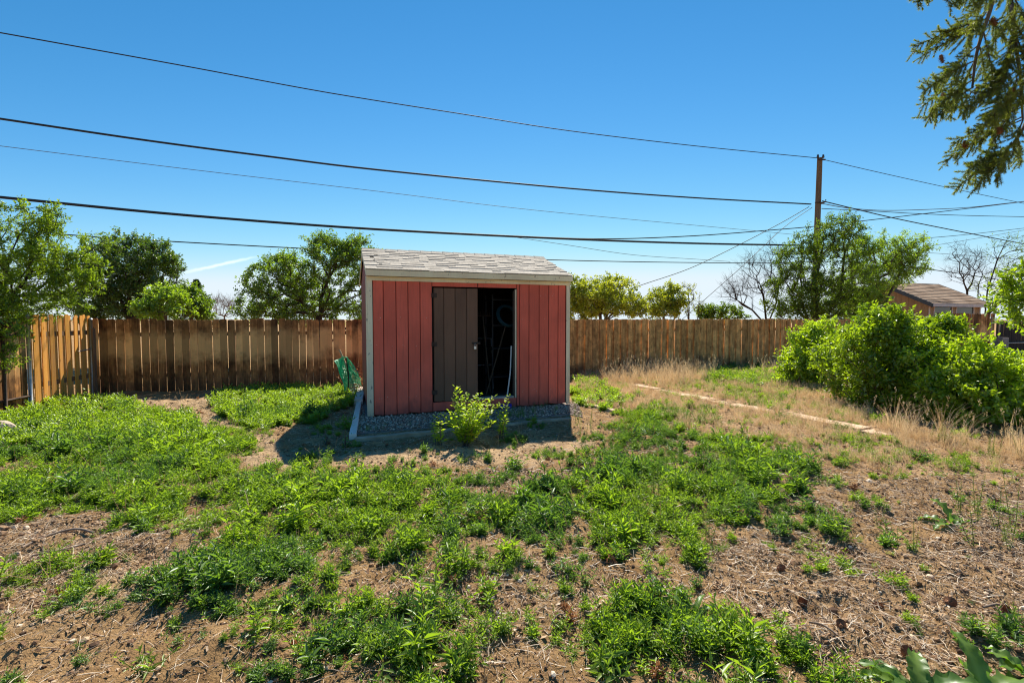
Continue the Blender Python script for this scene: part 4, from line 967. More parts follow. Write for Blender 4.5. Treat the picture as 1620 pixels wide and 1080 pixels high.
shrub('wide low bright green shrub at the right edge of the photo nearest the camera', 1555, 7.2, [(1500, 582, 50, 34, .2, .6), (1560, 602, 52, 36, 0, .7), (1625, 604, 52, 40, 0, .8), (1520, 625, 60, 44, 0, .7), (1590, 640, 70, 48, 0, .8), (1470, 610, 40, 40, .4, .6), (1560, 668, 60, 24, -.1, .5), (1640, 680, 50, 30, -.2, .5), (1690, 625, 70, 66, 0, .8)], 520, 84, 33)
shrub('leafy branch ends entering at the right edge above the gate', 1668, 6.4, [(1650, 470, 38, 32, 0, .4), (1636, 500, 22, 12, 0, .3), (1616, 452, 14, 18, 0, .2), (1700, 500, 60, 70, 0, .5)], 70, 50, 34, L=.075, sprigs=10)

# sapling in front of the shed
def upright(name, label, foot, stems, seed, leafL, mats, nl=26, Y=None, cat='plant', group=None):
    f = gnd(*foot); g = np.random.default_rng(seed); t = thing(name, label, cat, (f.x, f.y, float(height(np.array([f.x]), np.array([f.y]))[0])), 0, group)
    sb = MB(); P = []; D = []; N_ = []; Ls = []
    for (px, py) in stems:
        q = at(px, py, f.y + g.uniform(-.22, .22)); q = Vector((q.x - f.x, q.y - f.y, q.z)); p0 = Vector((g.uniform(-.04, .04), g.uniform(-.04, .04), 0)); c = Vector((q.x * .30, q.y * .3, q.z * .5))
        pts = [p0 * (1 - u) ** 2 + c * 2 * u * (1 - u) + q * u * u for u in np.linspace(0, 1, 8)]
        sb.tube(pts, [.006 * (1 - .8 * i / 7) + .001 for i in range(8)], 5)
        n = int(nl * q.length / .6) + 4
        for i in range(n):
            u = .12 + .88 * (i / n) ** .9; p = p0 * (1 - u) ** 2 + c * 2 * u * (1 - u) + q * u * u; a = i * 2.4 + g.uniform(-.4, .4)
            d = Vector((math.cos(a), math.sin(a), g.uniform(.2, 1.0))); lnb = Vector((g.normal() * .4, g.normal() * .4, 1))
            s = .03 * g.random(); P.append(p + d * s); D.append(d); N_.append(lnb); Ls.append(leafL * g.uniform(.55, 1.2) * (1.1 - .45 * u))
    sb.build('stem', mats[0], t, smooth_=True)
    P = np.array(P); D = np.array(D); N_ = np.array(N_); Ls = np.array(Ls); V, Fc = leaves(P, D, N_, Ls, Ls * .62, .18, .1)
    obj('foliage', np_mesh('foliage', V, Fc, mats[1], np.repeat(g.random(len(P)), 4)), t); return t
upright('sapling', 'bright leafy multi-stemmed sapling in front of the dark shed door', (737, 706), [(722, 612), (712, 650), (728, 640), (738, 625), (748, 640), (757, 622), (764, 632), (774, 642), (780, 628), (710, 668), (745, 655), (768, 655), (735, 665), (790, 640), (718, 630), (752, 670), (725, 680), (770, 676), (700, 655), (783, 668)], 41, .078, (M['bark'], M['l_sap']), 60)
upright('sapling', 'short bright sapling shoot left of the main sapling', (693, 706), [(690, 655), (684, 672), (699, 668), (694, 680)], 42, .075, (M['bark'], M['l_sap']), 38)
upright('sapling', 'tall thin sapling shoot right of the main sapling', (794, 694), [(804, 624), (797, 640), (789, 655), (800, 660)], 43, .07, (M['bark'], M['l_sap']), 42)
# small plants standing in the shed shade
upright('weed_plant', 'small weed in the shed shade left of the gravel kerb', (549, 712), [(545, 682), (552, 690), (540, 700), (556, 700)], 44, .035, (M['bark'], M['l_weed']), 20)
upright('weed_plant', 'thin grey green weed in the shed shade furthest left', (516, 704), [(514, 680), (520, 690), (510, 695)], 45, .03, (M['bark'], M['l_feather']), 20)
upright('weed_plant', 'leafy weed clump standing at the fence corner on the left', (138, 655), [(138, 617), (128, 630), (148, 628), (120, 640), (158, 636), (140, 640)], 46, .07, (M['bark'], M['l_weed2']), 26)

# ------------------------------------------------------------------ scattered growth (geometry-node instances of small modelled plants)
def gn_scatter(name, protos, P, rot, scl, idx, cat=None, label=None):
    col = bpy.data.collections.new(name + '_kinds')
    for i, me in enumerate(protos): col.objects.link(bpy.data.objects.new('%s_kind_%02d' % (name, i), me))
    me = bpy.data.meshes.new(name); me.vertices.add(len(P)); me.vertices.foreach_set('co', np.asarray(P, np.float32).ravel())
    a = me.attributes.new('rot', 'FLOAT_VECTOR', 'POINT'); a.data.foreach_set('vector', np.asarray(rot, np.float32).ravel())
    a = me.attributes.new('scl', 'FLOAT', 'POINT'); a.data.foreach_set('value', np.asarray(scl, np.float32))
    a = me.attributes.new('idx', 'INT', 'POINT'); a.data.foreach_set('value', np.asarray(idx, np.int32))
    o = obj(name, me); ng = bpy.data.node_groups.new(name, 'GeometryNodeTree')
    ng.interface.new_socket('Geometry', in_out='INPUT', socket_type='NodeSocketGeometry'); ng.interface.new_socket('Geometry', in_out='OUTPUT', socket_type='NodeSocketGeometry')
    n = ng.nodes; gi = n.new('NodeGroupInput'); go = n.new('NodeGroupOutput'); ins = n.new('GeometryNodeInstanceOnPoints'); ci = n.new('GeometryNodeCollectionInfo')
    ci.inputs['Collection'].default_value = col; ci.inputs['Separate Children'].default_value = True; ci.inputs['Reset Children'].default_value = True
    def na(nm, ty): q = n.new('GeometryNodeInputNamedAttribute'); q.data_type = ty; q.inputs['Name'].default_value = nm; return q.outputs['Attribute']
    L = ng.links; L.new(gi.outputs[0], ins.inputs['Points']); L.new(ci.outputs[0], ins.inputs['Instance']); ins.inputs['Pick Instance'].default_value = True
    L.new(na('idx', 'INT'), ins.inputs['Instance Index']); L.new(na('rot', 'FLOAT_VECTOR'), ins.inputs['Rotation']); L.new(na('scl', 'FLOAT'), ins.inputs['Scale']); L.new(ins.outputs[0], go.inputs[0])
    md = o.modifiers.new('scatter', 'NODES'); md.node_group = ng; return tag(o, label, cat, kind='stuff')

def weed_proto(k, stems, hgt, leafL, lw, per, mat, spread=.7, stemr=.0015):
    g = np.random.default_rng(900 + k); P = []; D = []; N_ = []; L = []; tn = []; sb = MB()
    for s in range(stems):
        a = s * 6.283 / stems + g.uniform(-.5, .5); h = hgt * g.uniform(.55, 1.1); lean_ = g.uniform(.1, spread); tip = np.array([math.cos(a) * lean_ * h, math.sin(a) * lean_ * h, h])
        c = np.array([tip[0] * .5, tip[1] * .5, h * .35]); b0 = np.array([math.cos(a), math.sin(a), 0]) * .008; ts = g.random()
        fn = lambda u: b0 * (1 - u) ** 2 + c * 2 * u * (1 - u) + tip * u * u
        sb.tube([fn(u) for u in (0, .35, .7, 1)], [stemr * 1.6, stemr * 1.3, stemr, stemr * .5], 3, False)
        for i in range(per):
            u = .08 + .92 * i / per; p = fn(u); al = i * 2.4 + g.uniform(-.3, .3); el = .15 + 1.2 * u ** 2 + g.uniform(-.2, .2)
            d = np.array([math.cos(al) * math.cos(el), math.sin(al) * math.cos(el), math.sin(el)])
            P.append(p); D.append(d); N_.append(np.array([-d[0] * d[2], -d[1] * d[2], 1 - d[2] ** 2]) + g.normal(size=3) * .25 + np.array([0, 0, .05])); L.append(leafL * g.uniform(.6, 1.2) * (.65 + .5 * math.sin(math.pi * min(1, u + .1)))); tn.append(min(1, .15 + .55 * u + .3 * g.random()))
    P = np.array(P); L = np.array(L); V, Fc = leaves(P, np.array(D), np.array(N_), L, L * lw, .22, .22)
    sv = np.array(sb.v); sf = np.array([f for f in sb.f], int); tri = np.concatenate([sf[:, [0, 1, 2]], sf[:, [0, 2, 3]]])
    return np_mesh('plant', np.concatenate([V, sv]), np.concatenate([Fc, tri + len(V)]), mat, np.concatenate([np.repeat(tn, 4), np.full(len(sv), .3)]))
def place(n, xr, yr, dens, seed, keep=None):
    """scattered ground points with probability dens(x,y); the points are drawn denser near the viewer only through dens"""
    g = np.random.default_rng(seed); x = g.uniform(*xr, n); y = g.uniform(*yr, n); k = g.random(n) < dens(x, y); x = x[k]; y = y[k]
    return x, y, height(x, y), g
def off_things(x, y):
    lx, ly = to_shed(x, y); inshed = (lx > -.06) & (lx < SH_W + .06) & (ly > -.03) & (ly < SH_D)
    t = (x - fo[0]) * fnor.x + (y - fo[1]) * fnor.y; beyond = t > -.06
    l = (x - lo[0]) * ldv[1] - (y - lo[1]) * ldv[0]      # side of the left fence
    return ~(inshed | beyond)
pathpts = np.array([[p.x, p.y] for p in SP])
def path_dist(x, y):
    d = np.full(np.shape(x), 9.0)
    for a, c in zip(pathpts, pathpts[1:]):
        ab = c - a; u = np.clip(((x - a[0]) * ab[0] + (y - a[1]) * ab[1]) / (ab @ ab), 0, 1); d = np.minimum(d, np.hypot(x - a[0] - u * ab[0], y - a[1] - u * ab[1]))
    return d
def in_pad(x, y): return inside(pad_poly, x, y)

# leafy weeds
wp = [weed_proto(k, 4 + k % 5, .07 + .028 * (k % 4), .038 + .007 * (k % 3), .22 + .03 * (k % 2), 10 + k % 5, M['l_weed'] if k < 9 else M['l_weed_blue'], 1.25 - .1 * (k % 5)) for k in range(15)]
def dweed(x, y): return green_at(x, y) * off_things(x, y) * ~in_pad(x, y) * (path_dist(x, y) > .13) * ((y < 7.8) | (x > 2))
x, y, z, g = place(100000, (-7.5, 9.5), (1.35, 15.0), dweed, 51)
blue = fbm(x * 1.1 + 70, y * 1.1, 3) + g.normal(size=len(x)) * .07 > .55
wi = np.where(blue, g.integers(9, 15, len(x)), g.integers(0, 9, len(x)))
lush = np.clip(green_at(x, y), .1, 1)
gn_scatter('leafy_weeds', wp, np.stack([x, y, z - .005], 1), np.stack([g.normal(size=len(x)) * .12, g.normal(size=len(x)) * .12, g.uniform(0, 6.28, len(x))], 1), g.uniform(.4, 1.15, len(x)) * (.45 + .6 * lush) * (1 + .9 * (g.random(len(x)) < .05)), wi, 'weeds', 'low bright green leafy weeds covering the yard in patches')
print('leafy weeds', len(x))
# rounder ground cover further back
wp2 = [weed_proto(20 + k, 7 + k % 3, .13 + .03 * (k % 2), .045, .5, 13, M['l_weed2'], .9) for k in range(7)]
far_left = [(poly_px([(-300, 655), (60, 640), (170, 632), (300, 668), (350, 700), (250, 730), (-300, 740)]), 1), GREENP[1], GREENP[11], GREENP[14]]
x, y, z, g = place(15000, (-10.5, 11), (5.6, 14), lambda x, y: zone(far_left, x, y, .15) * off_things(x, y) * ~in_pad(x, y) * .75, 52)
gn_scatter('ground_cover', wp2, np.stack([x, y, z - .005], 1), np.stack([g.normal(size=len(x)) * .12, g.normal(size=len(x)) * .12, g.uniform(0, 6.28, len(x))], 1), g.uniform(.6, 1.3, len(x)), g.integers(0, len(wp2), len(x)), 'weeds', 'thick light green ground cover at the back left and beside the shed')
# tall feathery weeds standing above the rest
wp3 = [weed_proto(40 + k, 2, .34 + .05 * k, .035, .16, 34, M['l_feather'], .18, .0022) for k in range(5)]
x, y, z, g = place(900, (.5, 5.5), (3.0, 6.8), lambda x, y: smooth(.55, .7, fbm(x * 1.5 + 8, y * 1.5, 3)) * .35 * ~in_pad(x, y), 53)
gn_scatter('feathery_weeds', wp3, np.stack([x, y, z - .005], 1), np.stack([g.normal(size=len(x)) * .08, g.normal(size=len(x)) * .08, g.uniform(0, 6.28, len(x))], 1), g.uniform(.45, 1.0, len(x)), g.integers(0, 5, len(x)), 'weeds', 'thin upright feathery weeds standing among the low ones')
dsp = [weed_proto(70 + k, 3, .16 + .04 * k, .022, .2, 5, M['l_dry'], .9, .0016) for k in range(4)] + [weed_proto(75, 5, .08, .04, .35, 9, M['l_dead'], 1.1)]
x, y, z, g = place(9000, (-6.5, 8), (1.4, 9), lambda x, y: (.06 + .3 * np.clip(green_at(x, y), 0, .5)) * off_things(x, y) * ~in_pad(x, y), 61)
gn_scatter('dead_stems', dsp, np.stack([x, y, z - .005], 1), np.stack([g.normal(size=len(x)) * .5, g.normal(size=len(x)) * .5, g.uniform(0, 6.28, len(x))], 1), g.uniform(.4, 1.0, len(x)), g.integers(0, 5, len(x)), 'dead stems', 'dry bent stems and brown leaves among the green weeds')
# dry grass
def grass_proto(k, blades, hgt, head, mat):
    g = np.random.default_rng(700 + k); V = []; Fc = []; tn = []
    for i in range(blades):
        a = g.uniform(0, 6.28); h = hgt * g.uniform(.4, 1.1); ln = g.uniform(.1, .75) * h; b0 = np.array([g.normal() * .025, g.normal() * .025, 0]); tip = b0 + np.array([math.cos(a) * ln, math.sin(a) * ln, h]); c = b0 + np.array([math.cos(a) * ln * .2, math.sin(a) * ln * .2, h * .6])
        s = np.array([-math.sin(a + .6), math.cos(a + .6), 0]) * g.uniform(.0012, .0024); n0 = len(V)
        for u in (0, .35, .7):
            p = b0 * (1 - u) ** 2 + c * 2 * u * (1 - u) + tip * u * u; V += [p - s * (1 - u * .5), p + s * (1 - u * .5)]
        V.append(tip); t_ = g.random(); tn += [t_] * 7
        Fc += [(n0, n0 + 1, n0 + 3), (n0, n0 + 3, n0 + 2), (n0 + 2, n0 + 3, n0 + 5), (n0 + 2, n0 + 5, n0 + 4), (n0 + 4, n0 + 5, n0 + 6)]
        if head and i % 3 == 0:
            for j in range(9):
                n1 = len(V); p = tip + np.array([g.normal() * .006, g.normal() * .006, (j - 6) * .008]); d = g.normal(size=3) * .010 + np.array([0, 0, .012]); q = np.cross(d, g.normal(size=3)); q = q / np.linalg.norm(q) * .0035
                V += [p - q, p + q, p + d]; Fc.append((n1, n1 + 1, n1 + 2)); tn += [.3 + .7 * g.random()] * 3
    return np_mesh('tuft', np.array(V), np.array(Fc), mat, np.array(tn))
gp_ = [grass_proto(k, 20, .16 + .04 * (k % 3), k % 2, M['l_dry']) for k in range(6)]
def ddry(x, y): return zone([(DRYP, 1)], x, y, .35) * (.20 + .80 * smooth(.34, .58, fbm(x * 1.7, y * 1.7 + 40, 4))) * off_things(x, y) * ~in_pad(x, y) * (path_dist(x, y) > .07 + .13 * vnoise(x * 9, y * 9))
x, y, z, g = place(24000, (1, 11), (4.6, 16), ddry, 54)
gn_scatter('dry_grass', gp_, np.stack([x, y, z - .005], 1), np.stack([g.normal(size=len(x)) * .15, g.normal(size=len(x)) * .15, g.uniform(0, 6.28, len(x))], 1), g.uniform(.28, .80, len(x)), g.integers(0, 6, len(x)), 'grass', 'dry straw coloured grass along the strip path and the hedge foot')
gp2 = [grass_proto(20 + k, 22, .42 + .06 * (k % 3), 1, M['l_dry']) for k in range(4)]
tall = [(poly_px([(950, 600), (990, 590), (1060, 588), (1110, 592), (1130, 600), (1060, 612), (980, 612)]), 1), (poly_px([(1190, 595), (1240, 582), (1270, 590), (1230, 600)]), .6), (poly_px([(1090, 588), (1130, 585), (1140, 592), (1100, 596)]), .9), (poly_px([(1340, 680), (1480, 720), (1640, 735), (1640, 720), (1400, 668)]), .42)]
x, y, z, g = place(9000, (1, 11), (5, 15.5), lambda x, y: zone(tall, x, y, .25) * .5 * off_things(x, y) * (path_dist(x, y) > .2), 55)
gn_scatter('tall_dry_grass', gp2, np.stack([x, y, z - .005], 1), np.stack([g.normal(size=len(x)) * .1, g.normal(size=len(x)) * .1, g.uniform(0, 6.28, len(x))], 1), g.uniform(.5, 1.1, len(x)), g.integers(0, 4, len(x)), 'grass', 'tall dry seed heads in front of the tan fence')
# green-grey grass tufts on the gravel
gp3 = [grass_proto(40 + k, 16, .14, 0, M['l_feather']) for k in range(3)]
x, y, z, g = place(1300, (-3.5, 2.2), (5.8, 10), lambda x, y: in_pad(x, y) * off_things(x, y) * smooth(.5, .7, fbm(x * 2, y * 2, 3)) * .8, 56)
gn_scatter('gravel_grass', gp3, np.stack([x, y, z + .04], 1), np.stack([g.normal(size=len(x)) * .1, g.normal(size=len(x)) * .1, g.uniform(0, 6.28, len(x))], 1), g.uniform(.4, 1.1, len(x)), g.integers(0, 3, len(x)), 'grass', 'sparse grey green grass growing through the shed gravel')

# gravel
def stone_proto(k):
    g = np.random.default_rng(300 + k); import bmesh
    bm = bmesh.new(); bmesh.ops.create_icosphere(bm, subdivisions=1, radius=.5)
    for v in bm.verts: v.co *= g.uniform(.75, 1.15)
    for v in bm.verts: v.co.z *= .62; v.co.x *= 1.15
    me = bpy.data.meshes.new('stone'); bm.to_mesh(me); bm.free(); me.materials.append(M['gravel']); return me
stones = [stone_proto(k) for k in range(6)]
x, y, z, g = place(60000, (-3.8, 2.6), (5.6, 10.5), lambda x, y: in_pad(x, y) & off_things(x, y) , 57)
gn_scatter('gravel', stones, np.stack([x, y, np.full(len(x), .035) + g.uniform(0, .02, len(x))], 1), g.uniform(0, 6.28, (len(x), 3)) * np.array([.15, .15, 1]), g.uniform(.011, .030, len(x)), g.integers(0, 6, len(x)), 'gravel', 'grey brown gravel in front of and beside the shed')
b = MB(); c_ = [tuple(p) for p in pad_poly]; b.prism([(x_, y_) for x_, y_ in c_], -.02, .026); o = b.build('gravel_bed', simple('gravel_bed_base', (.22, .18, .15), (.4, .33, .29), 30, .95, bmp=.9, bd=.01)); tag(o, kind='structure')

# litter: wood chips, bark, straw
def chip_proto(k):
    g = np.random.default_rng(500 + k); L = g.uniform(.4, 1); W_ = L * g.uniform(.18, .45); H = g.uniform(.04, .10) * 1.0; b = MB()
    vs = [(-L / 2, -W_ / 2 * g.uniform(.3, 1), 0), (L / 2, -W_ / 2 * g.uniform(.3, 1), .05 * g.random()), (L / 2 * g.uniform(.7, 1), W_ / 2, .02), (-L / 2 * g.uniform(.7, 1), W_ / 2 * g.uniform(.5, 1), .06 * g.random())]
    b.add(vs + [(x * .95, y * .95, z + H) for x, y, z in vs], [(0, 3, 2, 1), (4, 5, 6, 7), (0, 1, 5, 4), (1, 2, 6, 5), (2, 3, 7, 6), (3, 0, 4, 7)]); return b.mesh('chip', M['chip'])
chips = [chip_proto(k) for k in range(12)] + [stone_proto(20 + k) for k in range(1)]
for c in chips[12:]: c.materials[0] = M['chip']
def dlit(x, y): return (.34 + .84 * zone(LITTER, x, y, .3) * (.4 + .6 * smooth(.3, .55, fbm(x * 2.2, y * 2.2, 3))) - .08 * zone(SANDP, x, y)) * off_things(x, y) * np.clip(3.6 / y, .12, 1) ** 1.3
x, y, z, g = place(900000, (-6.5, 8), (1.4, 9.5), dlit, 58)
gn_scatter('wood_chips', chips, np.stack([x, y, z + .002], 1), np.stack([g.normal(size=len(x)) * .35, g.normal(size=len(x)) * .35, g.uniform(0, 6.28, len(x))], 1), (.008 + .024 * g.random(len(x)) ** 2) * (1 + .9 * (g.random(len(x)) < .04)), g.integers(0, len(chips), len(x)), 'litter', 'wood chips, bark bits and clods strewn over the bare soil')
print('chips', len(x))
clod = simple('soil_clod', (.16, .09, .045), (.36, .23, .12), 30, .98, bmp=.9, var=.2)
cp_ = [stone_proto(40 + k) for k in range(5)]
for c in cp_: c.materials[0] = clod
x, y, z, g = place(16000, (-6.5, 8), (1.4, 9.5), lambda x, y: (.15 + .85 * smooth(.5, .68, fbm(x * 2.7 + 5, y * 2.7, 3))) * off_things(x, y) * ~in_pad(x, y) * np.clip(4 / y, .2, 1), 62)
gn_scatter('soil_clods', cp_, np.stack([x, y, z + .002], 1), g.uniform(0, 6.28, (len(x), 3)) * np.array([.2, .2, 1]), .012 + .035 * g.random(len(x)) ** 2.5, g.integers(0, 5, len(x)), 'soil', 'small brown clods of soil on the bare ground')
def straw_proto(k):
    g = np.random.default_rng(600 + k); P = []; a = 0; p = np.array([0., 0, .006]); 
    for i in range(5): P.append(p.copy()); a += g.normal() * .35; p = p + np.array([math.cos(a), math.sin(a), g.normal() * .04]) * .25
    b = MB().tube(P, [.016, .02, .018, .014, .006], 3, False); f = np.array(b.f); v = np.array(b.v); return np_mesh('straw', v, np.concatenate([f[:, [0, 1, 2]], f[:, [0, 2, 3]]]), M['straw'], np.full(len(v), .1 + .16 * k))
straws = [straw_proto(k) for k in range(6)]
x, y, z, g = place(170000, (-6.5, 8), (1.4, 9), dlit, 59)
gn_scatter('straw_litter', straws, np.stack([x, y, z + .006], 1), np.stack([g.normal(size=len(x)) * .18, g.normal(size=len(x)) * .18, g.uniform(0, 6.28, len(x))], 1), g.uniform(.03, .11, len(x)), g.integers(0, 6, len(x)), 'litter', 'dead stems and straw lying on the bare soil')
# dead brown plants beside the shed's left corner
ddp = [grass_proto(60 + k, 16, .5, 0, M['l_dead']) for k in range(2)] + [weed_proto(60, 6, .5, .09, .35, 12, M['l_dead'], .6)]
x, y, z, g = place(260, (-3.9, -2.6), (8.8, 11), lambda x, y: off_things(x, y) * inside(poly_px([(545, 622), (584, 632), (582, 606), (560, 606)]), x, y), 60)
gn_scatter('dead_plants', ddp, np.stack([x, y, z], 1), np.stack([g.normal(size=len(x)) * .1, g.normal(size=len(x)) * .1, g.uniform(0, 6.28, len(x))], 1), g.uniform(.5, 1.1, len(x)), g.integers(0, 3, len(x)), 'dead plants', 'dry reddish brown dead plants by the shed left corner')

# ------------------------------------------------------------------ broad-leaved dock plants
def broad(label, foot, specs, seed):
    f = gnd(*foot); g = random.Random(seed); t = thing('dock_plant', label, 'plant', (f.x, f.y, float(height(np.array([f.x]), np.array([f.y]))[0])), 0)
    for (az, el, L, W_) in specs:
        b = MB(); n = 15; vs = []; d0 = Vector((math.cos(az), math.sin(az), 0)); sd = Vector((-math.sin(az), math.cos(az), 0)); p = Vector((0, 0, 0)) + d0 * .015; e = el; tw = g.uniform(-.5, .5)
        for i in range(n + 1):
            u = i / n; w_ = W_ * (math.sin(math.pi * min(1, u * .92 + .06)) ** .8 if u > .12 else .18) * (1 + .16 * math.sin(u * 31 + seed + az)); w_ = max(w_ * .5, .004) if i < n else .001
            dr = d0 * math.cos(e) + Vector((0, 0, 1)) * math.sin(e); nn = sd.cross(dr) * -1; s2 = (sd * math.cos(tw * u) + nn * math.sin(tw * u)); rip = W_ * .16 * math.sin(i * 1.9 + az)
            vs += [p - s2 * w_ + nn * (w_ * .35 + rip), p - s2 * w_ * .5 + nn * w_ * .12, p, p + s2 * w_ * .5 + nn * w_ * .12, p + s2 * w_ + nn * (w_ * .35 - rip)]
            p = p + dr * L / n; e -= (.10 + .16 * u) * 9 / 15
        fs = [(i * 5 + k, i * 5 + k + 1, i * 5 + 6 + k, i * 5 + 5 + k) for i in range(n) for k in range(4)]
        b.add(vs, fs); o = b.build('leaf', M['l_broad'], t, smooth_=True)
        a = o.data.attributes.new('tone', 'FLOAT', 'POINT'); tn = g.random(); a.data.foreach_set('value', [min(1, tn * .4 + (.6 if i % 5 == 2 else .12 * ((i // 5) % 2))) for i in range(len(vs))])
    return t
gr = random.Random(3)
def rnd(n, L, W_, e0=.5, e1=1.2): return [(i * 2.4 + gr.uniform(-.3, .3), gr.uniform(e0, e1), L * gr.uniform(.7, 1.1), W_ * gr.uniform(.8, 1.15)) for i in range(n)]
broad('large broad-leaved dock plant at the bottom right edge with one upright leaf', (1560, 1110), rnd(9, .26, .075, .35, .9) + [(1.5, 1.45, .27, .09)], 1)
broad('broad-leaved dock plant at the bottom edge left of the largest one', (1455, 1108), rnd(10, .22, .065, .4, 1.1), 2)
broad('broad-leaved plant cut by the right edge at the bottom corner', (1640, 1085), rnd(7, .2, .06, .5, 1.2), 3)
broad('small dock plant alone on bare litter at the right', (1508, 838), rnd(5, .2, .06, .3, .8) + [(1.8, 1.4, .22, .07)], 4)
broad('blue green long-leaved weed amid green weeds right of centre', (1095, 985), rnd(8, .22, .035, .6, 1.25), 5)

# ------------------------------------------------------------------ pine cones on the ground
def cone_mesh(L=.085, r=.026):
    b = MB(); n = 9
    b.tube([(0, 0, -L / 2), (0, 0, -L * .2), (0, 0, L * .2), (0, 0, L / 2)], [r * .45, r * .7, r * .55, r * .15], 6)
    for i in range(54):
        u = i / 54; z = -L / 2 + L * u; rr = r * (math.sin(math.pi * (u * .8 + .14)) ** .7); a = i * 2.4; c, s = math.cos(a), math.sin(a)
        p = Vector((c * rr * .4, s * rr * .4, z)); q = Vector((c * rr * 1.25, s * rr * 1.25, z + .010)); sd = Vector((-s, c, 0)) * .0065
        b.add([p - sd * .5, p + sd * .5, q + sd, q + Vector((c, s, .3)) * .004, q - sd], [(0, 1, 2, 3, 4)])
    return b.mesh('pine_cone', M['cone'])
cmsh = cone_mesh()
spots = [((1502, 965), 'pine cone lying left of the tall dock leaf at bottom right'), ((1437, 1048), 'pine cone just above the bottom dock plants'), ((1600, 1000), 'upper pine cone close to the right edge'), ((1612, 1015), 'lower pine cone close to the right edge'),
         ((1390, 958), 'pine cone alone in the litter right of the small green sprig'), ((1235, 905), 'pine cone on the reddish litter right of the central weeds'), ((1340, 870), 'pine cone half way up the litter area'), ((1575, 800), 'pine cone near the right edge under the hedge'),
         ((1590, 975), 'pine cone above the pair at the right edge'), ((1270, 955), 'pine cone near the weeds at bottom centre right'), ((1330, 1005), 'pine cone between the weeds and the bottom dock plants'), ((720, 990), 'pine cone on bare soil at bottom centre')]
for i, (p, lb) in enumerate(spots):
    q = gnd(*p); z = float(height(np.array([q.x]), np.array([q.y]))[0]); o = obj('pine_cone', cmsh, None, (q.x, q.y, z + .014), (R(90) + gr.uniform(-.2, .2), gr.uniform(-.2, .2), gr.uniform(0, 6)))
    o.scale = (.8,) * 3 if i < 4 else (.62,) * 3; tag(o, lb, 'pine cone', 'pine cones fallen on the litter')

# ------------------------------------------------------------------ sticks, loose board, rock
def stick(label, pts, r, mat='bark_pale'):
    P = [gnd(*p) for p in pts]; P = [Vector((p.x, p.y, float(height(np.array([p.x]), np.array([p.y]))[0]) + r + .012)) for p in P]
    return tag(MB().tube(catmull(P, 4), r, 6).build('stick', M[mat], smooth_=True), label, 'stick')
stick('long pale stick lying across the litter at the left', [(35, 868), (75, 850), (120, 838), (150, 842)], .008)
stick('dark crooked stick below the long pale one at left', [(70, 850), (68, 868), (80, 878)], .007, 'bark')
stick('thin pale stick on the left litter pointing right', [(50, 882), (100, 872), (135, 862)], .006)
stick('pale twig on the bare soil at bottom centre', [(868, 1000), (882, 985), (896, 978)], .005)
stick('curved pale twig beside the bottom centre weeds', [(925, 978), (945, 982), (960, 992)], .006)
stick('pale twig on the litter right of centre', [(1360, 918), (1378, 916), (1388, 905)], .005)
stick('long pale twig near the right edge', [(1555, 972), (1580, 968), (1605, 978)], .006)
stick('dark stick at the edge of the right litter', [(1585, 1000), (1620, 1020)], .009, 'bark')
stick('thin twig on the litter left of the bottom weeds', [(1280, 995), (1300, 1005), (1325, 1020)], .005)
board_between('loose_board', gnd(942, 642, .03), gnd(972, 650, .03), .10, .0, .05, M['concrete'], 'short pale board lying on the ground right of the shed', 'board', .006, 4)
board_between('loose_board', gnd(1088, 589, .03), gnd(1180, 583, .03), .12, .0, .05, M['concrete_grey'], 'grey board lying at the foot of the tan fence', 'board', .006, 4)
import bmesh
q = gnd(-4, 690); bm = bmesh.new(); bmesh.ops.create_icosphere(bm, subdivisions=3, radius=.16)
for v in bm.verts: v.co *= .85 + .35 * float(vnoise(np.array([v.co.x * 9 + 3]), np.array([v.co.y * 9 + v.co.z * 7]))[0]); v.co.z *= .75
me = bpy.data.meshes.new('rock'); bm.to_mesh(me); bm.free(); me.materials.append(M['stone']); tag(obj('rock', me, None, (q.x, q.y, .08)), 'pale rock at the left edge among the green weeds', 'rock')

# ------------------------------------------------------------------ green plastic net roll with its stake
def net_roll():
    f = gnd(561, 629); Y = f.y; t = thing('garden_net', 'green plastic mesh netting wrapped on a leaning wooden stake left of the shed', 'netting', (0, 0, 0))
    def pt(px, py, dy=0): return at(px, py, Y + dy)
    MB().tube([pt(537, 553, -.02), pt(553, 590), pt(566, 632)], .017, 6).build('stake', M['stake'], t)
    MB().tube([pt(547.5, 566, -.05), pt(551, 590, -.05), pt(551, 628, -.05)], .012, 6).build('post', M['iron'], t)
    def panel(c00, c10, c01, c11, nu, nv, w_, wave, name):
        b = MB()
        def P(u, v):
            p = c00 * (1 - u) * (1 - v) + c10 * u * (1 - v) + c01 * (1 - u) * v + c11 * u * v
            return p + Vector((0, wave * math.sin(u * 5 + v * 4), 0)) + Vector((.012 * math.sin(v * 11 + u * 3), 0, 0))
        for i in range(nu + 1): b.tube([P(i / nu, j / 8) for j in range(9)], w_, 3, False)
        for j in range(nv + 1): b.tube([P(i / 4, j / nv) for i in range(5)], w_ * 1.3, 3, False)
        b.build(name, M['net'], t)['kind'] = 'stuff'
    panel(pt(529, 571, -.15), pt(545, 563), pt(548, 622), pt(552, 626), 8, 26, .0052, .05, 'net_panel')
    panel(pt(530, 572, .02), pt(546, 564, .1), pt(549, 622, .1), pt(552, 626, .1), 8, 26, .0052, .04, 'net_panel')
    panel(pt(546, 564, -.03), pt(552, 570, .02), pt(551, 626), pt(574, 626, .05), 14, 26, .004, .05, 'net_panel')
    panel(pt(547, 565, .08), pt(568, 590, .12), pt(553, 600, .08), pt(572, 612, .14), 10, 12, .004, .05, 'net_panel')
net_roll()

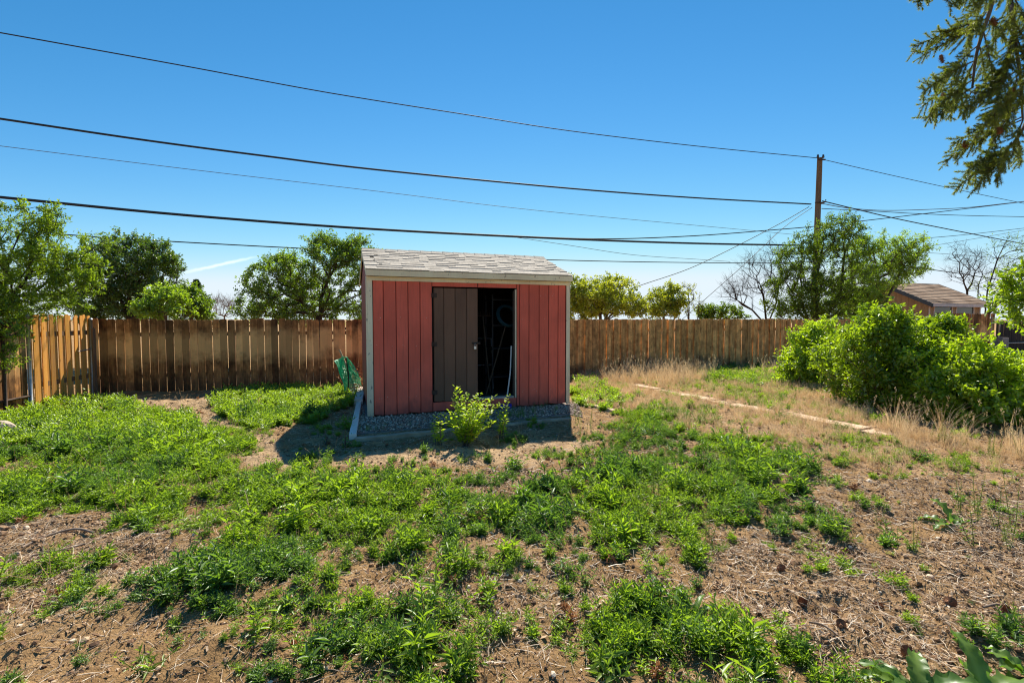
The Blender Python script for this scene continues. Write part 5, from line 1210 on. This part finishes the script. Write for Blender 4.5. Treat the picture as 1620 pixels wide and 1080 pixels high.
# ------------------------------------------------------------------ spruce boughs at the upper right
def spruce():
    Y = 4.0; base = Vector((5.9, 4.6, 0)); t = thing('spruce_tree', 'spruce tree whose cone-laden boughs hang in at the upper right', 'tree', base); g = np.random.default_rng(77)
    b = MB(); b.tube([(0, 0, 0), (.03, 0, 2), (0, 0, 4.5), (0, 0, 8.5)], [.2, .17, .12, .03], 10); b.build('trunk', M['bark'], t, smooth_=True)
    B = lambda px, py, dy=0: Vector(at(px, py, Y + dy)) - base
    limbs = [[B(1760, -60, .4), B(1640, -80, .1), B(1585, -30), B(1562, 30), B(1545, 85), B(1538, 140)], [B(1790, -120, .5), B(1680, -60, .3), B(1608, -20, .1), B(1606, 60, 0), B(1614, 120), B(1618, 190, .05)],
             [B(1780, 0, .4), B(1700, 60, .3), B(1640, 160, .1), B(1612, 215), B(1590, 240)], [B(1790, -200, .5), B(1650, -160, .2), B(1540, -90, 0), B(1490, -40, 0)]]
    lb = MB()
    for l in limbs: lb.tube([Vector((0, 0, l[0].z + .3))] + catmull(l, 5), [.05] + [.022 * (1 - .75 * i / (5 * (len(l) - 1))) + .002 for i in range(5 * (len(l) - 1) + 1)], 6)
    sec = [((1562, 30), (1443, 77)), ((1558, 40), (1450, 95)), ((1552, 55), (1475, 62)), ((1550, 70), (1480, 140)), ((1545, 95), (1458, 148)), ((1543, 115), (1455, 172)), ((1541, 125), (1463, 190)), ((1540, 138), (1478, 188)), ((1538, 145), (1518, 182)), ((1545, 90), (1500, 190)),
           ((1610, 90), (1545, 160)), ((1612, 110), (1520, 182)), ((1612, 130), (1540, 222)), ((1616, 170), (1503, 232)), ((1617, 185), (1492, 258)), ((1616, 190), (1508, 250)), ((1618, 150), (1560, 245)), ((1590, 240), (1512, 300)), ((1592, 240), (1545, 296)), ((1590, 240), (1530, 270)), ((1592, 238), (1584, 262)), ((1600, 225), (1575, 290)),
           ((1580, -20), (1500, 10)), ((1540, -90), (1462, -5)), ((1490, -40), (1450, 8)), ((1575, 0), (1510, 45)), ((1606, 20), (1560, 90)), ((1606, 40), (1590, 120)), ((1608, 60), (1640, 150)), ((1614, 100), (1590, 215)), ((1606, 0), (1640, 80)), ((1560, 30), (1590, 60)), ((1556, 50), (1575, 150)), ((1550, 75), (1560, 130)), ((1700, 60), (1640, 40)), ((1640, 160), (1660, 240)), ((1610, 215), (1615, 262)), ((1618, 190), (1600, 250)), ((1640, 100), (1600, 30)), ((1600, -20), (1540, 10)), ((1590, -30), (1600, 40)), ((1660, 0), (1620, 90)), ((1640, 60), (1610, 170)), ((1560, 20), (1530, 70)), ((1600, 60), (1570, 200)), ((1612, 150), (1580, 180))]
    NP = []; ND = []; NL = []; NT = []; TP = []; TD = []
    def needles(p, q, dens=1.0, fresh=False):
        d = q - p; L = d.length; d.normalize(); n = int(L / .00085 * dens)
        for i in range(n):
            f = g.random(); a = g.random() * 6.28; s = d.cross(Vector((g.normal(), g.normal(), g.normal()))).normalized(); nd = (s * .85 + d * .75).normalized()
            NP.append(p + (q - p) * f); ND.append(nd); NL.append(.024 * g.uniform(.8, 1.2)); NT.append(min(1, .15 + .6 * f + .2 * g.random()))
        if g.random() < .35:
            for i in range(60): s = d.cross(Vector((g.normal(), g.normal(), g.normal()))).normalized(); TP.append(q + d * .02 * g.random()); TD.append((s * .5 + d).normalized())
    for (a, c) in sec:
        dy = g.uniform(-.35, .35); p0 = B(*a, 0); p2 = B(*c, dy); mid = p0.lerp(p2, .5) + Vector((0, 0, .04)); m = 9
        pts = [p0 * (1 - u) ** 2 + mid * 2 * u * (1 - u) + p2 * u * u for u in np.linspace(0, 1, m)]
        lb.tube(pts, [.0055 * (1 - .7 * i / (m - 1)) for i in range(m)], 5)
        for i in range(1, m): needles(pts[i - 1], pts[i], .7 if i > 2 else .2)
        L = (p2 - p0).length; ax = (p2 - p0).normalized()
        for j in range(int(L / .021)):
            u = .18 + .8 * (j + g.random() * .5) / (L / .021); u = min(u, .98); p = p0 * (1 - u) ** 2 + mid * 2 * u * (1 - u) + p2 * u * u
            side = ax.cross(Vector((0, 1, .3))).normalized() * (1 if j % 2 else -1); tl = g.uniform(.05, .15) * (1.15 - .5 * u)
            q = p + (ax * .75 + side * .65 + Vector((0, g.normal() * .5, -.15 + g.normal() * .2))).normalized() * tl
            lb.tube([p, q], [.0022, .001], 3); needles(p, q, 1.0)
    lb.build('branch', M['bark'], t, smooth_=True)
    def nm(P, D, L, tn, mat, name, wd=.0036):
        P = np.array([tuple(p) for p in P]); D = np.array([tuple(d) for d in D]); L = np.asarray(L)[:, None]; S = unit(np.cross(D, g.normal(size=P.shape))) * wd / 2
        V = np.stack([P - S, P + S, P + D * L], 1).reshape(-1, 3); Fc = np.arange(len(V)).reshape(-1, 3); obj(name, np_mesh(name, V, Fc, mat, np.repeat(tn, 3)), t)
    nm(NP, ND, NL, NT, M['l_spruce'], 'needles'); nm(TP, TD, np.full(len(TP), .02), g.random(len(TP)), M['l_tip'], 'fresh_tips', .003); print('needles', len(NP))
    for (px, py) in ((1533, 40), (1490, 87), (1493, 147), (1477, 168), (1527, 222), (1546, 136), (1572, 28), (1600, 140), (1580, 200), (1560, 178)):
        o = obj('pine_cone', cmsh, t, B(px, py, g.uniform(-.1, .1)) + Vector((0, 0, -.03)), (math.pi + g.normal() * .3, g.normal() * .3, 0)); o.scale = (.75,) * 3
spruce()

# ------------------------------------------------------------------ contrail wisps in the sky
def contrails():
    geo = wt.nodes.new('ShaderNodeTexCoord').outputs['Generated']; fac = None
    def vm(op, a, b_=None):
        n = wt.nodes.new('ShaderNodeVectorMath'); n.operation = op
        for i, v in enumerate((a, b_)):
            if v is None: continue
            if isinstance(v, (tuple, Vector)): n.inputs[i].default_value = tuple(v)
            else: wt.links.new(v, n.inputs[i])
        return n
    nz = wt.nodes.new('ShaderNodeTexNoise'); nz.inputs['Scale'].default_value = 60; nz.inputs['Detail'].default_value = 5; wt.links.new(geo, nz.inputs['Vector'])
    for (p, q, wdt, am) in (((283, 433), (412, 405), .0034, .42), ((375, 447), (405, 432), .006, .22)):
        d1 = ray(*p).normalized(); d2 = ray(*q).normalized(); n_ = d1.cross(d2).normalized(); mid = (d1 + d2).normalized(); al = (d2 - d1).normalized(); half = (d2 - d1).length / 2
        a = mth(wt, 'ABSOLUTE', mth(wt, 'MULTIPLY_ADD', mth(wt, 'SUBTRACT', nz.outputs[0], .5), wdt * 1.6, vm('DOT_PRODUCT', geo, n_).outputs['Value']))
        across = mth(wt, 'SUBTRACT', 1.0, mth(wt, 'MINIMUM', mth(wt, 'DIVIDE', a, wdt), 1.0))
        b_ = mth(wt, 'ABSOLUTE', vm('DOT_PRODUCT', geo, al).outputs['Value']) if False else mth(wt, 'ABSOLUTE', mth(wt, 'SUBTRACT', vm('DOT_PRODUCT', geo, al).outputs['Value'], mid.dot(al)))
        along = mth(wt, 'SUBTRACT', 1.0, mth(wt, 'MINIMUM', mth(wt, 'POWER', mth(wt, 'DIVIDE', b_, half), 2.5), 1.0))
        front = mth(wt, 'GREATER_THAN', vm('DOT_PRODUCT', geo, mid).outputs['Value'], 0.5)
        f = mth(wt, 'MULTIPLY', mth(wt, 'MULTIPLY', mth(wt, 'MULTIPLY', across, along), front), am); fac = f if fac is None else mth(wt, 'MAXIMUM', fac, f)
    return mix(wt, fac, sky_out, (7.5, 7.8, 8.2))
wt.links.new(contrails(), bg.inputs['Color'])
